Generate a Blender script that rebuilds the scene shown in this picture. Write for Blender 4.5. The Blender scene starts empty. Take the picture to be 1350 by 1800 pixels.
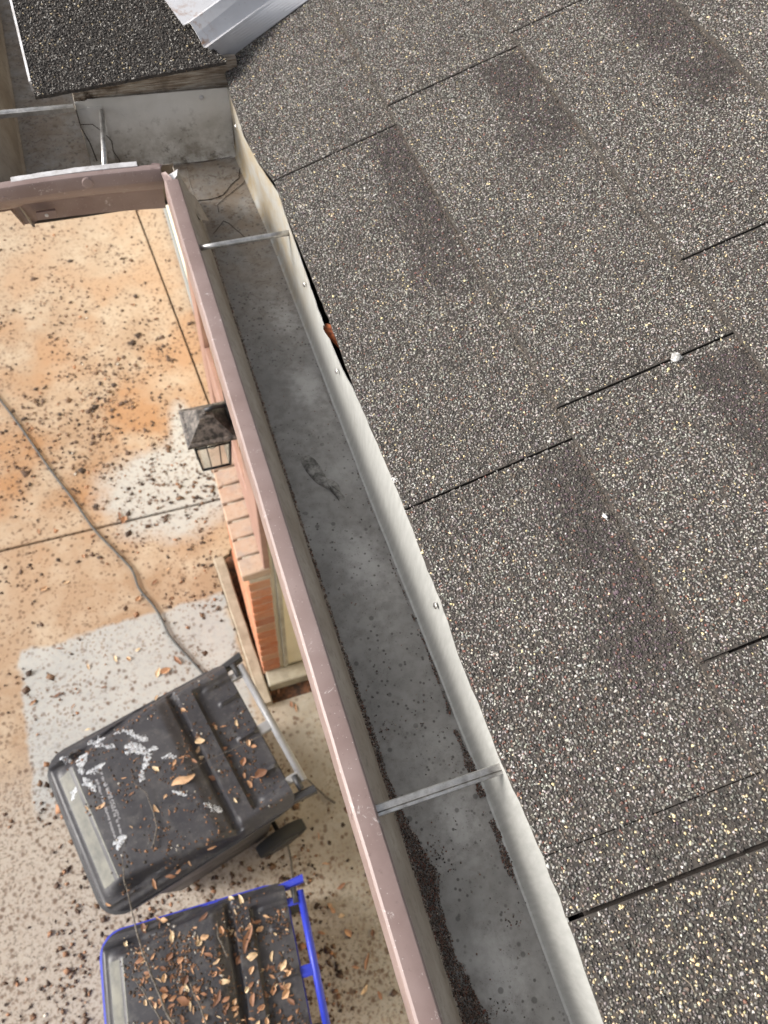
import bpy, bmesh, math, random
import numpy as np
from mathutils import Vector, Matrix, noise

# ------------------------------------------------------------------ camera, world, sun
scene = bpy.context.scene
C = scene.collection
CAMZ = 3.9
cam_data = bpy.data.cameras.new('camera')
cam = bpy.data.objects.new('camera', cam_data); C.objects.link(cam)
Gv = Vector((-0.32177004, -0.82640393, 0.46208288))   # direction along the gutter, in camera axes (x right, y down, z forward)
Pv = Vector((0.94349269, -0.23899606, 0.22957007))    # direction up the roof
Dv = Vector((-0.07928162, 0.50984059, 0.85660784))    # straight down
right = Vector((Pv.x, Gv.x, -Dv.x)); up = -Vector((Pv.y, Gv.y, -Dv.y)); back = -Vector((Pv.z, Gv.z, -Dv.z))
cam.matrix_world = Matrix(((right.x, up.x, back.x, 0), (right.y, up.y, back.y, 0), (right.z, up.z, back.z, CAMZ), (0, 0, 0, 1)))
cam_data.sensor_fit = 'VERTICAL'; cam_data.sensor_height = 24; cam_data.sensor_width = 18
cam_data.lens = 1314 / 1800 * 24
cam_data.clip_start = 0.02; cam_data.clip_end = 500
cam_data.dof.use_dof = True; cam_data.dof.focus_distance = 0.80; cam_data.dof.aperture_fstop = 6.0
scene.camera = cam
scene.render.resolution_x = 768; scene.render.resolution_y = 1024

SUN_DIR = Vector((-0.84, 0.18, 0.50)).normalized()
world = bpy.data.worlds.new('World'); scene.world = world; world.use_nodes = True
wn = world.node_tree.nodes; wl = world.node_tree.links
sky = wn.new('ShaderNodeTexSky'); sky.sky_type = 'NISHITA'; sky.sun_disc = False
sky.sun_elevation = math.asin(SUN_DIR.z); sky.sun_rotation = math.atan2(SUN_DIR.x, SUN_DIR.y)
sky.dust_density = 4.0; sky.air_density = 0.8; sky.ozone_density = 0.5
bg = wn['Background']; bg.inputs['Strength'].default_value = 0.15
# a thin even veil of cloud: pulls the sky's blue most of the way to white
bw = wn.new('ShaderNodeRGBToBW'); wl.new(sky.outputs[0], bw.inputs[0])
veil = wn.new('ShaderNodeMix'); veil.data_type = 'RGBA'; veil.inputs[0].default_value = 0.78
wl.new(sky.outputs[0], veil.inputs[6]); wl.new(bw.outputs[0], veil.inputs[7]); wl.new(veil.outputs[2], bg.inputs['Color'])
sd = bpy.data.lights.new('sun', 'SUN'); sd.energy = 1.6; sd.angle = math.radians(16); sd.color = (1.0, 0.95, 0.88)
sun = bpy.data.objects.new('sun', sd); C.objects.link(sun)
sun.rotation_euler = SUN_DIR.to_track_quat('Z', 'Y').to_euler()
scene.view_settings.view_transform = 'Standard'; scene.view_settings.look = 'None'
scene.view_settings.exposure = 0.92; scene.view_settings.gamma = 1
scene.view_settings.use_curve_mapping = False

rnd = random.Random(7)
rng = np.random.default_rng(11)

# ------------------------------------------------------------------ helpers: materials
class NT:
    def __init__(s, name, rough=0.6, metal=0.0, spec=0.5):
        s.m = bpy.data.materials.new(name); s.m.use_nodes = True
        s.n = s.m.node_tree.nodes; s.l = s.m.node_tree.links
        s.b = s.n['Principled BSDF']
        s.b.inputs['Roughness'].default_value = rough; s.b.inputs['Metallic'].default_value = metal
        s.b.inputs['Specular IOR Level'].default_value = spec
        s._co = None
    def co(s):
        if s._co is None:
            s._co = s.n.new('ShaderNodeNewGeometry').outputs['Position']
        return s._co
    def obco(s):
        return s.n.new('ShaderNodeTexCoord').outputs['Object']
    def put(s, sock, v):
        if isinstance(v, bpy.types.NodeSocket): s.l.new(v, sock)
        elif isinstance(v, (tuple, list)) and len(v) == 3 and sock.type == 'RGBA': sock.default_value = (*v, 1)
        else: sock.default_value = v
    def scale(s, v, xyz):
        n = s.n.new('ShaderNodeMapping'); s.l.new(v, n.inputs['Vector']); n.inputs['Scale'].default_value = xyz; return n.outputs[0]
    def noise(s, sc, detail=4, rough=0.55, co=None, dist=0.0, out=0):
        n = s.n.new('ShaderNodeTexNoise'); s.l.new(co or s.co(), n.inputs['Vector'])
        n.inputs['Scale'].default_value = sc; n.inputs['Detail'].default_value = detail
        n.inputs['Roughness'].default_value = rough; n.inputs['Distortion'].default_value = dist
        return n.outputs[out]
    def vor(s, sc, feat='F1', co=None, out='Distance', rnd_=1.0):
        n = s.n.new('ShaderNodeTexVoronoi'); s.l.new(co or s.co(), n.inputs['Vector']); n.feature = feat
        n.inputs['Scale'].default_value = sc; n.inputs['Randomness'].default_value = rnd_
        return n.outputs[out]
    def ramp(s, v, a, b, c0=0.0, c1=1.0, interp='LINEAR'):
        n = s.n.new('ShaderNodeMapRange'); s.l.new(v, n.inputs['Value']); n.clamp = True
        if interp != 'LINEAR': n.interpolation_type = interp
        n.inputs['From Min'].default_value = a; n.inputs['From Max'].default_value = b
        n.inputs['To Min'].default_value = c0; n.inputs['To Max'].default_value = c1
        return n.outputs[0]
    def cramp(s, v, stops, interp='LINEAR'):
        n = s.n.new('ShaderNodeValToRGB'); s.l.new(v, n.inputs[0]); r = n.color_ramp; r.interpolation = interp
        while len(r.elements) < len(stops): r.elements.new(0.5)
        for e, (p, c) in zip(r.elements, stops): e.position = p; e.color = (*c, 1)
        return n.outputs[0]
    def mix(s, f, a, b, mode='MIX'):
        n = s.n.new('ShaderNodeMix'); n.data_type = 'RGBA'; n.blend_type = mode
        s.put(n.inputs[0], f); s.put(n.inputs[6], a); s.put(n.inputs[7], b); return n.outputs[2]
    def math(s, op, a, b=0.0, clamp=False):
        n = s.n.new('ShaderNodeMath'); n.operation = op; n.use_clamp = clamp; s.put(n.inputs[0], a); s.put(n.inputs[1], b); return n.outputs[0]
    def sep(s, v):
        n = s.n.new('ShaderNodeSeparateXYZ'); s.l.new(v, n.inputs[0]); return n.outputs
    def col(s, v): s.put(s.b.inputs['Base Color'], v); return s
    def rough(s, v): s.put(s.b.inputs['Roughness'], v); return s
    def bump(s, h, strength=0.3, dist=0.001):
        n = s.n.new('ShaderNodeBump'); s.l.new(h, n.inputs['Height']); n.inputs['Strength'].default_value = strength
        n.inputs['Distance'].default_value = dist
        prev = s.b.inputs['Normal'].links
        if prev: s.l.new(prev[0].from_socket, n.inputs['Normal'])
        s.l.new(n.outputs[0], s.b.inputs['Normal']); return s
    def attr(s, name):
        n = s.n.new('ShaderNodeAttribute'); n.attribute_name = name; return n.outputs['Color']

M = {}
def mk_materials():
    # grains on the shingles (colour per grain)
    t = NT('granule', 0.78, spec=0.35); t.col(t.attr('gcol')); M['granule'] = t.m
    # asphalt base sheet with the same mineral pattern, for where the loose grains are not modelled
    def asphalt(name, lo, hi):
        t = NT(name, 0.9, spec=0.2)
        c = t.vor(360, out='Color'); v = t.sep(c)[0]
        base = t.cramp(v, [(0, (.012, .011, .011)), (.35, (.05, .045, .043)), (.62, (.16, .15, .145)), (.86, (.35, .33, .31)), (.95, (.55, .5, .38))], 'LINEAR')
        d = t.vor(360)
        g = t.ramp(d, .3, .75, 1, .1)
        t.col(t.mix(t.ramp(t.noise(5), .3, .7, lo, hi), (.014, .0125, .012), t.mix(g, (.01, .009, .009), base)))
        t.bump(g, .6, .0012); M[name] = t.m
    asphalt('asphalt', .6, .95); asphalt('asphalt_dark', .35, .55)
    t = NT('asphalt_core', .9); t.col(t.mix(t.ramp(t.noise(180), .4, .7), (.03, .027, .024), (.075, .062, .052))); M['asphalt_core'] = t.m
    # gutter trough metal
    def zinc(name, base, warm, rough=.5):
        t = NT(name, rough, .0, .45)
        n1 = t.noise(9, 5, .6); n2 = t.noise(60, 5, .65); n3 = t.noise(330, 3, .6)
        y = t.sep(t.co())[1]
        c = t.mix(t.ramp(n1, .35, .68), tuple(b * .80 for b in base), tuple(b * 1.18 for b in base))
        c = t.mix(t.ramp(n2, .40, .62, 0, .65), c, tuple(b * .66 for b in base))
        # soft pale blooms, scattered and at set spots
        bl = t.noise(14, 2, .4, dist=.3)
        c = t.mix(t.ramp(bl, .54, .74, 0, .55), c, (.37, .365, .35))
        px_ = t.sep(t.co())
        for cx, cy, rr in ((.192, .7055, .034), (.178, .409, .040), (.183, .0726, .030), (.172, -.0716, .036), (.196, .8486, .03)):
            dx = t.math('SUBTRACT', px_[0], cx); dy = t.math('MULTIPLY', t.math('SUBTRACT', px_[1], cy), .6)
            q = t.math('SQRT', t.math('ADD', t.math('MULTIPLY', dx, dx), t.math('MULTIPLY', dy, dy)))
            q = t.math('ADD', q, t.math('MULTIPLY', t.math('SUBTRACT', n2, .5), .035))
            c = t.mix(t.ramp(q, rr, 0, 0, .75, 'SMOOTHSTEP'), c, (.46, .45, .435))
        # brown tannin near the inside corner
        wz = t.math('MULTIPLY', t.ramp(y, .78, 1.08), t.ramp(t.noise(22, 6, .68), .33, .60))
        c = t.mix(t.math('MULTIPLY', wz, warm), c, (.20, .15, .105))
        c = t.mix(t.math('MULTIPLY', t.ramp(t.noise(70, 6, .7, dist=1.2), .54, .62), t.ramp(y, .7, 1.1, .12, .7)), c, (.10, .07, .048))
        # dark specks and water spots
        sp = t.math('MULTIPLY', t.ramp(t.vor(120), .14, .24, 1, 0), t.ramp(t.noise(12, 3), .42, .54))
        c = t.mix(t.math('MULTIPLY', sp, .75), c, (.045, .038, .034))
        sp2 = t.math('MULTIPLY', t.ramp(t.vor(48), .12, .17, 1, 0), t.ramp(t.noise(8, 2), .5, .56))
        c = t.mix(t.math('MULTIPLY', sp2, .6), c, (.06, .055, .05))
        sp3 = t.math('MULTIPLY', t.ramp(t.vor(380), .12, .28, 1, 0), t.ramp(n2, .47, .58))
        c = t.mix(t.math('MULTIPLY', sp3, .5), c, (.08, .065, .055))
        t.col(c); t.rough(t.ramp(n2, .3, .7, rough - .08, rough + .2))
        t.bump(n3, .12, .0006); t.bump(n1, .25, .004); M[name] = t.m
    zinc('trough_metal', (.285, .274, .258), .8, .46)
    # back wall: paler, streaked vertically
    t = NT('back_wall_metal', .5)
    st = t.noise(1, 6, .6, co=t.scale(t.co(), (30, 160, 30)))
    y = t.sep(t.co())[1]
    c = t.mix(t.ramp(st, .3, .7), (.33, .33, .312), (.42, .42, .40))
    c = t.mix(t.math('MULTIPLY', t.ramp(y, .72, 1.05), t.ramp(t.noise(30, 5, .7), .36, .62)), c, (.34, .27, .17))
    c = t.mix(t.ramp(t.noise(90, 5, .7), .6, .72, 0, .3), c, (.2, .17, .14))
    c = t.mix(t.math('MULTIPLY', t.ramp(t.vor(190), .06, .14, 1, 0), .4), c, (.15, .12, .1))
    t.col(c); t.bump(t.noise(400, 3), .1, .0006); t.bump(t.noise(14, 2), .3, .004); M['back_wall_metal'] = t.m
    # end wall: grey, dirty toward the floor
    t = NT('end_wall_metal', .5)
    z = t.sep(t.co())[2]
    c = t.mix(t.ramp(t.noise(16, 4), .35, .65), (.50, .485, .455), (.60, .585, .56))
    dirt = t.math('MULTIPLY', t.ramp(z, CAMZ - .78, CAMZ - .86, .05, 1), t.ramp(t.noise(28, 6, .7), .36, .62))
    c = t.mix(t.math('MULTIPLY', dirt, .85), c, (.13, .105, .07))
    c = t.mix(t.math('MULTIPLY', t.ramp(t.noise(75, 6, .75), .55, .65), t.ramp(z, CAMZ - .76, CAMZ - .85, 0, .8)), c, (.06, .05, .035))
    t.col(c); t.bump(t.noise(300, 3), .1, .0006); M['end_wall_metal'] = t.m
    # inner slope of the front
    t = NT('front_inner_metal', .6)
    c = t.mix(t.ramp(t.noise(11, 5, .6), .35, .68), (.26, .215, .17), (.37, .325, .275))
    c = t.mix(t.ramp(t.noise(80, 6, .7), .5, .72, 0, .6), c, (.14, .115, .09))
    t.col(c); t.bump(t.noise(250, 3), .12, .0006); M['front_inner_metal'] = t.m
    # painted brown lip
    t = NT('brown_paint', .42)
    n = t.noise(28, 5, .6)
    c = t.mix(t.ramp(n, .35, .7), (.212, .150, .136), (.25, .183, .168))
    c = t.mix(t.ramp(t.noise(7, 3), .45, .7, 0, .35), c, (.33, .26, .245))
    sc = t.math('MULTIPLY', t.ramp(t.noise(55, 8, .8, dist=.6), .60, .68), .85)
    c = t.mix(sc, c, (.55, .5, .48))
    c = t.mix(t.math('MULTIPLY', t.ramp(t.vor(170), .05, .12, 1, 0), .5), c, (.6, .56, .54))
    c = t.mix(t.ramp(t.noise(140, 4, .7), .62, .72, 0, .5), c, (.13, .085, .075))
    t.col(c); t.rough(t.ramp(n, .3, .7, .35, .55)); t.bump(t.noise(500, 3), .15, .0004); t.bump(t.noise(18, 3), .2, .003); M['brown_paint'] = t.m
    t = NT('brown_trim', .5); t.col(t.mix(t.ramp(t.noise(20, 5), .3, .7), (.25, .145, .115), (.32, .19, .15))); M['brown_trim'] = t.m
    t = NT('bare_aluminium', .35, .85)
    t.col(t.mix(t.ramp(t.noise(90, 5, .7), .4, .7), (.58, .57, .55), (.34, .32, .30))); t.rough(t.ramp(t.noise(60), .3, .7, .28, .5)); t.bump(t.noise(300), .1, .0004); M['bare_aluminium'] = t.m
    t = NT('pale_metal', .5, .1)
    t.col(t.mix(t.ramp(t.noise(60, 6, .7), .4, .66), (.62, .61, .62), (.40, .38, .37))); M['pale_metal'] = t.m
    t = NT('flashing_metal', .42, .15)
    c = t.mix(t.ramp(t.noise(14, 5), .35, .7), (.53, .53, .55), (.62, .62, .64))
    c = t.mix(t.ramp(t.noise(120, 6, .8), .6, .7, 0, .6), c, (.33, .32, .32))
    c = t.mix(t.math('MULTIPLY', t.math('MULTIPLY', t.ramp(t.sep(t.co())[0], .215, .180), t.ramp(t.sep(t.co())[1], 1.38, 1.33)), t.ramp(t.noise(55, 5, .7), .52, .66)), c, (.30, .17, .10))
    t.col(c); t.bump(t.noise(20, 3), .3, .003); M['flashing_metal'] = t.m
    t = NT('weathered_wood', .85)
    g = t.noise(1, 6, .7, co=t.scale(t.co(), (22, 300, 420)), dist=.6)
    c = t.cramp(g, [(.28, (.04, .028, .02)), (.42, (.22, .16, .11)), (.55, (.42, .36, .29)), (.70, (.60, .57, .52))])
    c = t.mix(t.math('MULTIPLY', t.ramp(t.noise(26, 5, .7), .46, .62), t.ramp(t.sep(t.co())[0], .14, .02, .25, 1)), c, (.05, .032, .02))
    t.col(c); t.bump(g, .8, .002); M['weathered_wood'] = t.m
    t = NT('dark_wood', .9); t.col((.018, .013, .01)); M['dark_wood'] = t.m
    # concrete driveway with stains
    t = NT('concrete', .85, spec=.3)
    co = t.co(); xyz = t.sep(co); X, Y = xyz[0], xyz[1]
    n0 = t.noise(1.1, 5, .6); n1 = t.noise(4.5, 5, .65); n2 = t.noise(38, 5, .7); n3 = t.noise(140, 3, .6)
    c = t.mix(t.ramp(n0, .36, .64), (.32, .212, .132), (.39, .28, .19))
    c = t.mix(t.ramp(n1, .44, .66, 0, .7), c, (.47, .385, .29))
    # orange tannin area
    oz = t.math('MULTIPLY', t.ramp(Y, 2.0, 2.6), t.ramp(t.noise(2.1, 4), .45, .62))
    c = t.mix(t.math('MULTIPLY', oz, .85), c, (.36, .185, .082))
    # paler toward the far end and the garage door
    c = t.mix(t.math('MULTIPLY', t.ramp(Y, 3.1, 4.9), .55), c, (.46, .38, .29))
    def blob(cx, cy, rx, ry, lo, hi, wob=.35):
        dx = t.math('DIVIDE', t.math('SUBTRACT', X, cx), rx); dy = t.math('DIVIDE', t.math('SUBTRACT', Y, cy), ry)
        r = t.math('SQRT', t.math('ADD', t.math('MULTIPLY', dx, dx), t.math('MULTIPLY', dy, dy)))
        r = t.math('ADD', r, t.math('MULTIPLY', t.math('SUBTRACT', n1, .5), wob * 2.5))
        return t.ramp(r, lo, hi, 1, 0)
    grey = t.mix(t.ramp(n2, .35, .65), (.36, .345, .32), (.47, .455, .425))
    c = t.mix(blob(-.15, 2.62, .42, .36, .75, 1.15), c, grey)
    c = t.mix(blob(.02, 2.9, .10, .35, .7, 1.2), c, grey)
    # wide grey area at the near end
    ng = t.math('MULTIPLY', t.ramp(t.math('ADD', Y, t.math('MULTIPLY', t.math('SUBTRACT', n1, .5), .9)), 1.35, .95), 1)
    c = t.mix(t.math('MULTIPLY', ng, .8), c, (.41, .37, .32))
    # rounded clean pad outline
    wob = t.math('MULTIPLY', t.math('SUBTRACT', t.noise(9, 4), .5), .09)
    inx = t.math('MULTIPLY', t.ramp(t.math('ADD', X, wob), -1.10, -1.075), t.ramp(t.math('ADD', X, wob), .02, -.01))
    edge = t.math('ADD', Y, t.math('MULTIPLY', X, -.03))
    iny = t.math('MULTIPLY', t.ramp(t.math('ADD', edge, wob), 1.865, 1.84), t.ramp(t.math('ADD', edge, wob), .95, 1.05))
    pad = t.math('MULTIPLY', inx, iny)
    padc = t.mix(t.ramp(n2, .35, .65), (.33, .33, .32), (.42, .42, .405))
    padc = t.mix(t.ramp(n1, .45, .65, 0, .5), padc, (.46, .455, .43))
    c = t.mix(pad, c, padc)
    # right side, under the eaves: greyer and darker, shade put into the colour
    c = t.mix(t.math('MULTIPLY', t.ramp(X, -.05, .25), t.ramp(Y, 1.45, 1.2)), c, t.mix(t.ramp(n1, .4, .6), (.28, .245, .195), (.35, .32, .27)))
    # fine pitting and blotchy dark stains, denser in drifts
    dens = t.noise(2.6, 4, .6)
    spots = t.math('MULTIPLY', t.ramp(t.math('ADD', t.vor(26), t.math('MULTIPLY', t.math('SUBTRACT', n2, .5), .5)), .16, .34, 1, 0), t.ramp(dens, .38, .54))
    c = t.mix(t.math('MULTIPLY', spots, .82), c, (.10, .055, .034))
    cod = t.n.new('ShaderNodeVectorMath'); cod.operation = 'ADD'; t.l.new(co, cod.inputs[0])
    dn = t.n.new('ShaderNodeVectorMath'); dn.operation = 'SCALE'; t.l.new(t.noise(24, 3, out=1), dn.inputs[0]); dn.inputs['Scale'].default_value = .05
    t.l.new(dn.outputs[0], cod.inputs[1])
    spots2 = t.math('MULTIPLY', t.ramp(t.vor(46, co=cod.outputs[0]), .20, .40, 1, 0), t.ramp(t.noise(3.4, 3), .36, .54))
    c = t.mix(t.math('MULTIPLY', spots2, .7), c, (.16, .095, .058))
    nearsp = t.math('MULTIPLY', t.ramp(t.noise(60, 4, .75), .52, .60), t.ramp(t.math('ADD', Y, t.math('MULTIPLY', X, .8)), .75, .05))
    c = t.mix(t.math('MULTIPLY', nearsp, .75), c, (.11, .08, .055))
    c = t.mix(t.ramp(n2, .5, .75, 0, .35), c, (.30, .21, .13))
    c = t.mix(t.ramp(n3, .62, .75, 0, .4), c, (.55, .5, .44))
    t.col(c); t.bump(n3, .35, .002); t.bump(n2, .3, .004); M['concrete'] = t.m
    t = NT('joint_dirt', .95); t.col(t.mix(t.ramp(t.noise(60), .4, .6), (.03, .02, .014), (.10, .065, .04))); M['joint_dirt'] = t.m
    t = NT('kerb_concrete', .85); n = t.noise(14, 5, .7)
    t.col(t.mix(t.ramp(n, .35, .65), (.24, .195, .14), (.37, .31, .235))); t.bump(t.noise(120), .3, .002); M['kerb_concrete'] = t.m
    t = NT('soil', .95); t.col(t.mix(t.ramp(t.noise(40), .4, .6), (.035, .02, .014), (.14, .06, .03))); t.bump(t.noise(60), .8, .01); M['soil'] = t.m
    t = NT('dry_grass', .95); t.col(t.mix(t.ramp(t.noise(3, 6), .4, .6), (.10, .09, .045), (.20, .16, .09))); M['dry_grass'] = t.m
    # stucco and bricks
    t = NT('cream_stucco', .8); t.col(t.mix(t.ramp(t.noise(5, 5), .35, .65), (.64, .56, .40), (.72, .65, .49))); t.bump(t.noise(180), .3, .002); M['cream_stucco'] = t.m
    t = NT('shaded_stucco', .85); t.col(t.mix(t.ramp(t.noise(12, 5, .7), .35, .65), (.26, .23, .175), (.40, .36, .28))); M['shaded_stucco'] = t.m  # greyer stucco, its colour darkened for the shadow on the plinth
    t = NT('cream_door', .5); t.col(t.mix(t.ramp(t.noise(3, 5), .35, .65), (.72, .66, .50), (.78, .73, .58))); M['cream_door'] = t.m
    t = NT('rubber_seal', .7); t.col((.23, .24, .235)); M['rubber_seal'] = t.m
    def brick(name, a, b, cc):
        t = NT(name, .85, spec=.25); oi = t.n.new('ShaderNodeObjectInfo').outputs['Random']
        c = t.cramp(oi, [(0, a), (.5, b), (1, cc)])
        mo = .75 if 'cap' in name else .25; c = t.mix(t.ramp(t.noise(24, 5, .75), .40, .62, 0, mo), c, (.42, .33, .26)); c = t.mix(t.ramp(t.noise(11, 4, .7), .5, .68, 0, mo * .8), c, (.26, .24, .23))
        c = t.mix(t.ramp(t.noise(70, 5, .7), .56, .7, 0, .5), c, (.12, .06, .04))
        t.col(c); t.bump(t.noise(160), .5, .002); M[name] = t.m
    brick('brick', (.34, .11, .05), (.46, .17, .08), (.40, .22, .13)); brick('cap_brick', (.38, .25, .18), (.42, .30, .215), (.27, .22, .19))
    t = NT('mortar', .95); t.col(t.mix(t.ramp(t.noise(40), .4, .6), (.40, .34, .27), (.50, .44, .36))); M['mortar'] = t.m
    # bins
    def plastic(name, col, dust, rough=.5):
        t = NT(name, rough, spec=.45)
        n = t.noise(7, 5, .65); n2 = t.noise(90, 4, .7)
        c = t.mix(t.ramp(n, .40, .68, 0, dust), col, (.10, .095, .097))
        c = t.mix(t.ramp(n2, .6, .74, 0, .5), c, tuple(min(1, x * .5) for x in col))
        if dust > .15:
            c = t.mix(t.ramp(t.noise(26, 6, .75), .50, .70, 0, .45), c, (.13, .125, .12))
            sc = t.noise(1, 5, .7, co=t.scale(t.co(), (18, 240, 18)), dist=.5); c = t.mix(t.ramp(sc, .62, .72, 0, .30), c, (.19, .185, .18))
        c = t.mix(t.math('MULTIPLY', t.ramp(t.vor(70), .05, .1, 1, 0), .45), c, (.42, .40, .37))
        t.col(c); t.rough(t.ramp(n, .3, .7, rough - .1, rough + .15)); t.bump(t.noise(400), .1, .0006); M[name] = t.m
    plastic('charcoal_plastic', (.031, .030, .036), .22, .46); plastic('black_plastic', (.030, .030, .033), .1, .42)
    plastic('blue_plastic', (.022, .038, .40), .05, .42); plastic('grey_tube', (.26, .26, .27), .2, .32)
    t = NT('lit_plastic', .5)  # paler plastic for the lid bevel, sunlight painted into its colour
    t.col(t.mix(t.ramp(t.noise(16, 5, .7), .35, .65), (.065, .066, .058), (.14, .134, .11))); M['lit_plastic'] = t.m
    t = NT('rubber', .85); t.col((.02, .02, .02)); M['rubber'] = t.m
    t = NT('white_splash', .7); t.col(t.mix(t.ramp(t.noise(120, 4), .4, .6), (.70, .72, .76), (.42, .44, .48))); M['white_splash'] = t.m
    t = NT('faded_print', .7); t.col((.36, .36, .38)); M['faded_print'] = t.m
    # leaves: colour per leaf by object random
    t = NT('dead_leaf', .7); oi = t.n.new('ShaderNodeObjectInfo').outputs['Random']
    c = t.cramp(oi, [(0, (.14, .065, .038)), (.3, (.32, .16, .09)), (.55, (.48, .27, .15)), (.8, (.60, .40, .24)), (1, (.70, .56, .36))])
    c = t.mix(t.ramp(t.noise(70, 4), .45, .7, 0, .5), c, (.14, .07, .04)); t.col(c); M['dead_leaf'] = t.m
    t = NT('rust_leaf', .5); t.col(t.mix(t.ramp(t.noise(140, 4), .4, .6), (.34, .10, .035), (.14, .04, .02))); M['rust_leaf'] = t.m
    t = NT('leaf_bits', .8); t.col(t.attr('gcol')); M['leaf_bits'] = t.m
    t = NT('twig', .85); t.col(t.mix(t.ramp(t.noise(120), .4, .6), (.06, .05, .042), (.17, .15, .13))); M['twig'] = t.m
    t = NT('cable_rubber', .6); t.col((.055, .056, .056)); M['cable_rubber'] = t.m
    # lantern
    t = NT('lantern_metal', .45, .3); n = t.noise(60, 6, .75)
    c = t.mix(t.ramp(n, .42, .62, 0, .8), (.028, .026, .025), (.22, .19, .17)); t.col(c); t.rough(t.ramp(n, .3, .7, .35, .7)); t.bump(n, .4, .002); M['lantern_metal'] = t.m
    t = NT('black_metal', .4, .3); t.col((.02, .02, .022)); M['black_metal'] = t.m
    t = NT('lantern_glass', .12); t.col((.92, .93, .9)); t.b.inputs['Transmission Weight'].default_value = .92; t.b.inputs['IOR'].default_value = 1.25; M['lantern_glass'] = t.m
    t = NT('white_chip', .8); t.col((.72, .70, .66)); M['white_chip'] = t.m
    t = NT('pebble_grey', .3, spec=.6); t.col(t.mix(t.ramp(t.noise(260, 4), .4, .6), (.26, .255, .24), (.52, .51, .49))); M['pebble_grey'] = t.m
    t = NT('caulk', .6); t.col(t.mix(t.ramp(t.noise(90, 5), .4, .6), (.17, .16, .15), (.36, .35, .33))); M['caulk'] = t.m
    t = NT('dried_sealant', .75); t.col(t.mix(t.ramp(t.noise(75, 6, .7), .40, .62), (.085, .08, .072), (.30, .29, .27))); t.bump(t.noise(140), .6, .0012); M['dried_sealant'] = t.m
    t = NT('crack_black', .95); t.col((.035, .026, .02)); M['crack_black'] = t.m
mk_materials()

# ------------------------------------------------------------------ helpers: meshes and objects
def link(name, me, mat=None, parent=None):
    o = bpy.data.objects.new(name, me); C.objects.link(o)
    if mat is not None and me is not None and not me.materials: me.materials.append(M[mat] if isinstance(mat, str) else mat)
    if parent is not None: o.parent = parent
    return o
def thing(name, label, cat, loc=(0, 0, 0), rotz=0.0, group=None):
    o = bpy.data.objects.new(name, None); C.objects.link(o); o.empty_display_size = .05
    o.location = loc; o.rotation_euler = (0, 0, rotz); o['label'] = label; o['category'] = cat
    if group: o['group'] = group
    return o
def tag(o, label, cat, group=None, kind=None):
    o['label'] = label; o['category'] = cat
    if group: o['group'] = group
    if kind: o['kind'] = kind
    return o
def mesh(vs, fs, smooth=False, name='mesh'):
    me = bpy.data.meshes.new(name); me.from_pydata([tuple(v) for v in vs], [], fs); me.update()
    if smooth: me.polygons.foreach_set('use_smooth', [True] * len(me.polygons))
    return me
def fixn(me):
    bm = bmesh.new(); bm.from_mesh(me); bmesh.ops.recalc_face_normals(bm, faces=bm.faces); bm.to_mesh(me); bm.free(); return me
def box_mesh(x0, x1, y0, y1, z0, z1, bev=0.0, seg=2):
    bm = bmesh.new(); bmesh.ops.create_cube(bm, size=1)
    for v in bm.verts:
        v.co.x = x0 + (v.co.x + .5) * (x1 - x0); v.co.y = y0 + (v.co.y + .5) * (y1 - y0); v.co.z = z0 + (v.co.z + .5) * (z1 - z0)
    if bev: bmesh.ops.bevel(bm, geom=bm.edges[:], offset=bev, segments=seg, affect='EDGES', profile=.5)
    me = bpy.data.meshes.new('box'); bm.to_mesh(me); bm.free()
    if bev and seg > 1: me.polygons.foreach_set('use_smooth', [False] * len(me.polygons))
    return me
def prism(poly, z0, z1, bev=0.0):
    bm = bmesh.new()
    b = [bm.verts.new((x, y, z0)) for x, y in poly]; t = [bm.verts.new((x, y, z1)) for x, y in poly]; n = len(poly)
    bm.faces.new(t); bm.faces.new(b[::-1])
    for i in range(n): bm.faces.new((b[i], b[(i + 1) % n], t[(i + 1) % n], t[i]))
    bmesh.ops.recalc_face_normals(bm, faces=bm.faces)
    if bev: bmesh.ops.bevel(bm, geom=bm.edges[:], offset=bev, segments=2, affect='EDGES')
    me = bpy.data.meshes.new('prism'); bm.to_mesh(me); bm.free(); return me
def tube_mesh(pts, r, seg=10, caps=True, radii=None):
    pts = [Vector(p) for p in pts]; vs = []; fs = []; n = len(pts); prev = None
    for i, p in enumerate(pts):
        d = (pts[min(i + 1, n - 1)] - pts[max(i - 1, 0)]).normalized()
        if prev is None:
            a = d.orthogonal().normalized()
        else:
            a = (prev - d * prev.dot(d)).normalized()
        prev = a; b = d.cross(a); rr = radii[i] if radii else r
        for k in range(seg):
            t = 2 * math.pi * k / seg; vs.append(p + (a * math.cos(t) + b * math.sin(t)) * rr)
    for i in range(n - 1):
        for k in range(seg):
            fs.append((i * seg + k, i * seg + (k + 1) % seg, (i + 1) * seg + (k + 1) % seg, (i + 1) * seg + k))
    if caps: fs.append(tuple(range(seg))[::-1]); fs.append(tuple((n - 1) * seg + k for k in range(seg)))
    me = mesh(vs, fs, True)
    return fixn(me)
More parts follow.
